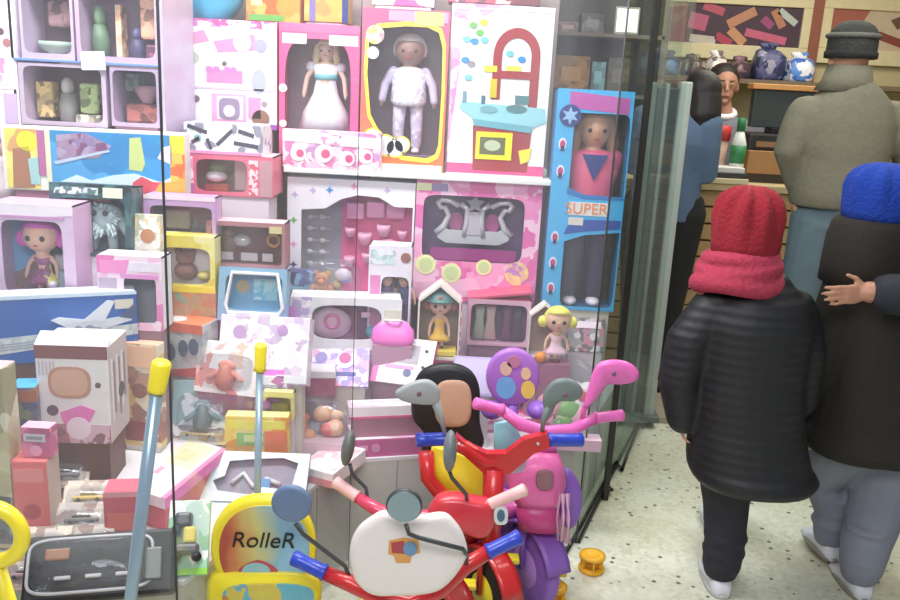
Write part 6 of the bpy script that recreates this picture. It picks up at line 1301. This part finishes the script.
# ---------------- child in the blue hat
bx, by = 1.335, 2.46
t = thing('person', 'child in a bright blue knitted hat, dark brown coat and grey trousers', 'person', (bx, by, 0))
H = 1.25; hz = PY(880, 205, by).z; hx = PY(882, 205, by).x
sL, sR = V((bx-.15, by, 1.0)), V((bx+.15, by, 1.0))
wl = V((bx-.18, by+.06, .52)); eL = V((bx-.2, by, .75)); wr = V((bx+.2, by+.06, .48)); eR = V((bx+.21, by, .68))
hipL, hipR = V((bx-.075, by, .54)), V((bx+.07, by, .54))
f1 = PZ(853, 592, 0); f2 = PZ(834, 566, .02)
aR = V((f1.x+.01, f1.y, .07)); aL = V((f2.x+.0, f2.y+.06, .09)); kR = V(((aR.x+hipR.x)/2+.02, by+.0, .3)); kL = V((bx-.07, by+.12, .31))
M = skinned(t, H, None, (0, 1, 0), (hx, by+.02, hz-.04), .105, (wl, wr), (eL, eR), (sL, sR), (hipL, hipR), (kL, kR), (aL, aR), SK, (((0, .1, -1), (-1, 0, 0), (0, 1, 0), .35), ((0, .1, -1), (1, 0, 0), (0, 1, 0), .35)), .9)
face_parts(t, M, .105, (70, 52, 42))
cm_ = mat((36, 31, 25), .85, var=.25, scale=40, bump=.2); mb = MB(); zb = PY(870, 462, by-.12).z
ringset(mb, (bx, by), ((.0, -.01, zb-.01, .20, .15), (.0, -.01, zb+.02, .22, .165), (0, 0, .56, .20, .155), (0, 0, .70, .185, .145), (0, 0, .92, .185, .135), (0, 0, 1.02, .15, .12), (.0, .01, 1.08, .1, .1), (.0, .01, 1.11, .08, .08)), cm_)
for s_, e_, w_ in ((sL, eL, wl), (sR, eR, wr)): mb.limb([s_, (s_+e_)/2, e_, w_+V((0, 0, .05))], [.075, .072, .066, .056], cm_, 14)
obj('coat', mb, t, 'dark brown coat', world=True, remesh=.008, smooth=3)
zk_ = PY(880, 228, by-.11).z+.012
obj('collar', ringset(MB(), (bx+.0, by+.01), ((hx-bx, 0, .99, .135, .12), (hx-bx, 0, 1.05, .134, .122), (hx-bx, 0, zk_-.06, .129, .122), (hx-bx, 0, zk_-.02, .12, .117), (hx-bx, 0, zk_, .108, .11)), cm_), t, world=True)
trm = mat((128, 132, 146), .8, var=.1, scale=12, bump=.2); mb = MB()
mb.limb([hipR+V((0, 0, -.06)), kR, aR+V((0, 0, .1)), aR+V((0, 0, .02))], [.1, .09, .075, .066], trm, 14)
mb.limb([hipL+V((0, 0, -.06)), kL, aL+V((0, 0, .1)), aL+V((0, 0, .02))], [.095, .075, .064, .058], trm, 14)
for a_ in (aL, aR):
    for zz in (.06, .11, .16): mb.torus(a_+V((0, 0, zz)), .058, .012, trm)
obj('trousers', mb, t, world=True, remesh=.008, smooth=2)
shoe(t, (aR.x, aR.y, 0), (0, 1, 0), .2, ws, mat((150, 140, 130))); shoe(t, (aL.x, aL.y, .03), (-.05, 1, 0), .2, ws, mat((150, 140, 130)))
ztop = PY(879, 165, by).z; zbot = PY(879, 229, by).z
beanie(t, (hx, by+.01, (ztop+zbot)/2-.005), (.099, .105), (ztop-zbot)*.6, knit((18, 56, 150), 110), None, 9, .10)
# ---------------- grown-up at the right edge whose hand rests on the child's back
ax_, ay_ = 1.86, 2.36
t = thing('person', 'grown-up in a navy coat at the right edge reaching to the child in blue hat', 'person', (ax_, ay_, 0))
H = 1.66; wl = PY(868, 292, 2.285); eL = V((1.60, 2.21, 1.0)); sL, sR = V((ax_-.19, ay_, 1.36)), V((ax_+.19, ay_, 1.36))
wr, eR = V((ax_+.27, ay_+.06, .82)), V((ax_+.27, ay_-.02, 1.08)); hipL, hipR = V((ax_-.09, ay_, .84)), V((ax_+.09, ay_, .84))
kL, kR = V((ax_-.1, ay_+.04, .46)), V((ax_+.1, ay_+.02, .46)); aL, aR = V((ax_-.1, ay_, .09)), V((ax_+.1, ay_, .09))
hd = PY(838, 296, 2.265)-wl
M = skinned(t, H, None, (-.1, 1, 0), (ax_, ay_+.03, 1.54), .115, (wl, wr), (eL, eR), (sL, sR), (hipL, hipR), (kL, kR), (aL, aR), SKD, ((hd, (0, -1, .1), (0, 0, 1), .12), ((0, .1, -1), (1, 0, 0), (0, 1, 0), .35)), 1.3, vox=.005, hs=.084)
face_parts(t, M, .115, (50, 40, 36)); cm_ = mat((34, 36, 46), .8, var=.15, scale=30, bump=.2); mb = MB()
ringset(mb, (ax_, ay_), ((0, 0, .70, .24, .16), (0, 0, .73, .25, .17), (0, 0, .95, .22, .155), (0, 0, 1.15, .21, .15), (0, 0, 1.3, .22, .14), (0, 0, 1.38, .17, .12), (0, .01, 1.43, .09, .09)), cm_)
mb.limb([sL, (sL+eL)/2, eL, wl+(eL-wl)*.12], [.09, .085, .078, .058], cm_, 14); mb.limb([sR, (sR+eR)/2, eR, wr+V((0, 0, .03))], [.09, .085, .075, .055], cm_, 14)
obj('coat', mb, t, world=True, remesh=.009, smooth=3); mb = MB()
for h_, k_, a_ in ((hipL, kL, aL), (hipR, kR, aR)): mb.limb([h_+V((0, 0, -.02)), k_, a_+V((0, 0, .02))], [.115, .085, .07], trm, 14)
obj('trousers', mb, t, world=True, remesh=.009, smooth=2)
for a_ in (aL, aR): shoe(t, (a_.x, a_.y, 0), (0, 1, 0), .25, BLACK, BLACK)
hr = MB(); hr.ell((ax_, ay_-.005, 1.575), (.098, .115, .095), mat((60, 48, 42), .7, var=.3, scale=80)); hr.limb([(ax_, ay_-.07, 1.56), (ax_, ay_-.075, 1.4)], [.08, .06], mat((60, 48, 42), .7, var=.3, scale=80)); obj('hair', hr, t, world=True)
# ---------------- man in the beanie
by = 3.78; bx = PY(848, 140, by).x+.02
t = thing('person', 'man in a striped grey beanie, olive grey sweater and jeans, seen from behind', 'person', (bx, by, 0)); H = 1.8
hx = PY(853, 50, by).x; hz = PY(853, 55, by).z; zs_ = PY(850, 92, by).z
sL, sR = V((PY(808, 98, by).x, by, zs_-.10)), V((PY(894, 100, by).x, by, zs_-.10))
wl = PY(795, 190, by+.02); eL = V((PY(786, 150, by).x+.01, by-.02, PY(786, 150, by).z)); eL = V((PY(789, 140, by).x, by-.02, PY(789, 150, by).z))
wr = V((sR.x+.1, by+.02, wl.z)); eR = V((sR.x+.1, by-.02, eL.z)); zh = PY(850, 206, by).z
hipL, hipR = V((bx-.1, by, zh+.0)), V((bx+.1, by, zh)); kL, kR = V((bx-.11, by+.05, .5)), V((bx+.11, by, .5)); aL, aR = V((bx-.11, by, .09)), V((bx+.12, by-.1, .09))
M = skinned(t, H, None, (0, 1, 0), (hx, by+.03, hz-.02), .105, (wl, wr), (eL, eR), (sL, sR), (hipL, hipR), (kL, kR), (aL, aR), SK, (((.1, .05, -1), (-1, 0, 0), (.1, 1, 0), .3), ((0, .05, -1), (1, 0, 0), (0, 1, 0), .3)), 1.4)
face_parts(t, M, .105, (80, 70, 60)); cm_ = mat((126, 120, 104), .95, var=.15, scale=50, bump=.25); mb = MB(); zt_ = zs_
zl = PY(850, 205, by).z; w2 = (sR.x-sL.x)/2*1.05; cx_ = (sL.x+sR.x)/2-bx
ringset(mb, (bx, by), ((cx_, 0, zl-.01, w2*.98, .15), (cx_, 0, zl+.04, w2*1.02, .16), (cx_, 0, (zl+zt_)/2-.05, w2*1.0, .15), (cx_, 0, zt_-.24, w2*1.06, .15), (cx_, 0, zt_-.12, w2*1.06, .14), (cx_, 0, zt_-.05, w2*.92, .125), (cx_, 0, zt_+.0, w2*.68, .11), (cx_, .01, zt_+.05, w2*.4, .09)), cm_)
for s_, e_, w_ in ((sL, eL, wl), (sR, eR, wr)): mb.limb([s_, (s_+e_)/2, e_, w_+V((0, 0, .03))], [.08, .078, .068, .05], cm_, 14)
obj('sweater', mb, t, 'olive grey sweater', world=True, remesh=.01, smooth=10)
obj('collar', ringset(MB(), (hx, by+.01), ((0, 0, zt_+.0, .13, .11), (0, 0, zt_+.05, .1, .1), (0, 0, zt_+.11, .085, .09)), cm_), t, world=True)
jm_ = mat((104, 122, 134), .8, var=.15, scale=14, bump=.2); mb = MB()
ringset(mb, (bx, by), ((0, 0, zl-.1, .19, .13), (0, 0, zl+.03, .185, .13)), jm_)
for h_, k_, a_ in ((hipL, kL, aL), (hipR, kR, aR)): mb.limb([h_+V((0, 0, -.06)), k_, a_+V((0, 0, .02))], [.115, .085, .07], jm_, 14)
obj('jeans', mb, t, world=True, remesh=.009, smooth=2)
for a_ in (aL, aR): shoe(t, (a_.x, a_.y, 0), (0, 1, 0), .27, BLACK, BLACK)
zt2, zb2 = PY(853, 21, by).z, PY(853, 66, by).z
hh_ = beanie(t, (hx, by+.015, (zt2+zb2)/2), (.096, .105), (zt2-zb2)*.55, knit((62, 62, 60), 90), knit((48, 48, 48), 90), 8, .03)
obj('hat_stripe', MB().tube([V((hx+.100*math.cos(a), by+.015+.109*math.sin(a), (zt2+zb2)/2+.03)) for a in [2*math.pi*j/36 for j in range(36)]], .011, knit((108, 106, 102), 90), 8, True), t, world=True).parent = hh_
# ---------------- dark-haired person in the blue-grey jacket
by = 4.22; bx = PY(668, 170, by).x
t = thing('person', 'long-haired person in a blue-grey jacket and black trousers behind the grey gate', 'person', (bx, by, 0)); H = 1.62
hx = PY(703, 95, by).x; hz = PY(706, 97, by).z; zs_ = PY(690, 122, by).z
sL, sR = V((bx-.12, by+.1, zs_)), V((bx+.14, by-.08, zs_)); zh = PY(690, 215, by).z
wl, eL = V((bx-.1, by+.3, zh+.2)), V((bx-.14, by+.16, zh+.22)); wr, eR = V((bx+.17, by+.14, zh+.25)), V((bx+.16, by-.08, zh+.22))
hipL, hipR = V((bx-.08, by+.05, zh+.02)), V((bx+.08, by-.03, zh+.02)); kL, kR = V((bx-.07, by+.06, .44)), V((bx+.07, by, .44)); aL, aR = V((bx-.08, by+.05, .09)), V((bx+.07, by-.03, .09))
M = skinned(t, H, None, (.5, .87, 0), (hx, by+.0, hz), .11, (wl, wr), (eL, eR), (sL, sR), (hipL, hipR), (kL, kR), (aL, aR), SKD, (((.6, .6, 0), (0, 0, 1), (.5, 0, .5), .3), ((.2, .9, 0), (0, 0, 1), (-.5, 0, .5), .3)), 1.3)
face_parts(t, M, .11, (30, 24, 24)); cm_ = mat((92, 112, 140), .8, var=.12, scale=25, bump=.2); mb = MB()
ringset(mb, (bx, by), ((0, 0, zh-.02, .17, .14), (0, 0, zh+.05, .175, .145), (0, 0, (zh+zs_)/2, .16, .13), (0.01, 0, zs_-.1, .18, .135), (.02, 0, zs_, .14, .11), (.04, 0, zs_+.07, .075, .08)), cm_, -35)
for s_, e_, w_ in ((sL, eL, wl), (sR, eR, wr)): mb.limb([s_, (s_+e_)/2, e_, w_], [.075, .07, .062, .048], cm_, 12)
obj('jacket', mb, t, 'blue-grey jacket', world=True, remesh=.009, smooth=3); mb = MB(); bt = mat((34, 32, 36), .8)
for h_, k_, a_ in ((hipL, kL, aL), (hipR, kR, aR)): mb.limb([h_, k_, a_+V((0, 0, .02))], [.125, .085, .065], bt, 14)
obj('trousers', mb, t, world=True, remesh=.009, smooth=2)
for a_ in (aL, aR): shoe(t, (a_.x, a_.y, 0), (.5, .87, 0), .24, BLACK, BLACK)
hm_ = mat((36, 30, 30), .6, var=.35, scale=70); hr = MB(); hr.ell((hx-.015, by-.03, hz+.03), (.092, .1, .098), hm_); hr.limb([(hx-.01, by-.05, hz), (hx-.01, by-.07, hz-.1), (hx-.0, by-.08, hz-.13)], [.085, .09, .07], hm_)
obj('hair', hr, t, 'long dark hair', world=True, remesh=.008, smooth=2)
# ---------------- clerk behind the counter
by = 5.56; bx = PY(728, 100, by).x
t = thing('person', 'dark-haired clerk with a white collar facing us from behind the counter', 'person', (bx, by, 0)); H = 1.62
hx, hz = PY(724, 86, by).x, PY(724, 86, by).z; zs_ = hz-.22
sL, sR = V((bx+.19, by, zs_-.03)), V((bx-.17, by, zs_-.03)); zh = zs_-.52
wl, eL = V((bx+.14, by-.24, zh+.14)), V((bx+.24, by-.05, zh+.2)); wr, eR = V((bx-.12, by-.24, zh+.14)), V((bx-.22, by-.05, zh+.2))
hipL, hipR = V((bx+.09, by, zh)), V((bx-.09, by, zh)); kL, kR = V((bx+.09, by-.03, zh*.52)), V((bx-.09, by-.03, zh*.52)); aL, aR = V((bx+.09, by, .09)), V((bx-.09, by, .09))
M = skinned(t, H, None, (-.1, -1, 0), (hx, by, hz), .115, (wl, wr), (eL, eR), (sL, sR), (hipL, hipR), (kL, kR), (aL, aR), SKD, (((-.1, -1, -.2), (0, 0, 1), (-1, 0, 0), .3), ((.1, -1, -.2), (0, 0, 1), (1, 0, 0), .3)), 1.3)
face_parts(t, M, .115, (30, 24, 24)); cm_ = mat((116, 118, 130), .8); mb = MB()
ringset(mb, (bx, by), ((0, 0, zh-.05, .19, .14), (0, 0, zh+.2, .18, .135), (0, 0, zs_-.12, .2, .13), (0, 0, zs_-.02, .17, .11), (hx-bx, 0, zs_+.05, .075, .075)), cm_)
for s_, e_, w_ in ((sL, eL, wl), (sR, eR, wr)): mb.limb([s_, (s_+e_)/2, e_, w_], [.08, .074, .062, .048], cm_, 12)
obj('shirt', mb, t, world=True, remesh=.009, smooth=3); mb = MB()
for h_, k_, a_ in ((hipL, kL, aL), (hipR, kR, aR)): mb.limb([h_, k_, a_+V((0, 0, .02))], [.12, .085, .065], bt, 12)
obj('trousers', mb, t, world=True, remesh=.01, smooth=2)
for a_ in (aL, aR): shoe(t, (a_.x, a_.y, 0), (0, -1, 0), .24, BLACK, BLACK)
obj('collar', MB().tube([V((hx+.085*math.cos(a), by+.085*math.sin(a), zs_+.06-.03*math.sin(-a))) for a in [2*math.pi*j/24 for j in range(24)]], .02, WHITE, 8, True), t, 'white collar', world=True)
hr = MB(); hr.ell((hx, by+.035, hz+.045), (.1, .105, .1), hm_); hr.ell((hx, by+.08, hz-.02), (.09, .06, .09), hm_); obj('hair', hr, t, world=True, remesh=.008, smooth=1)
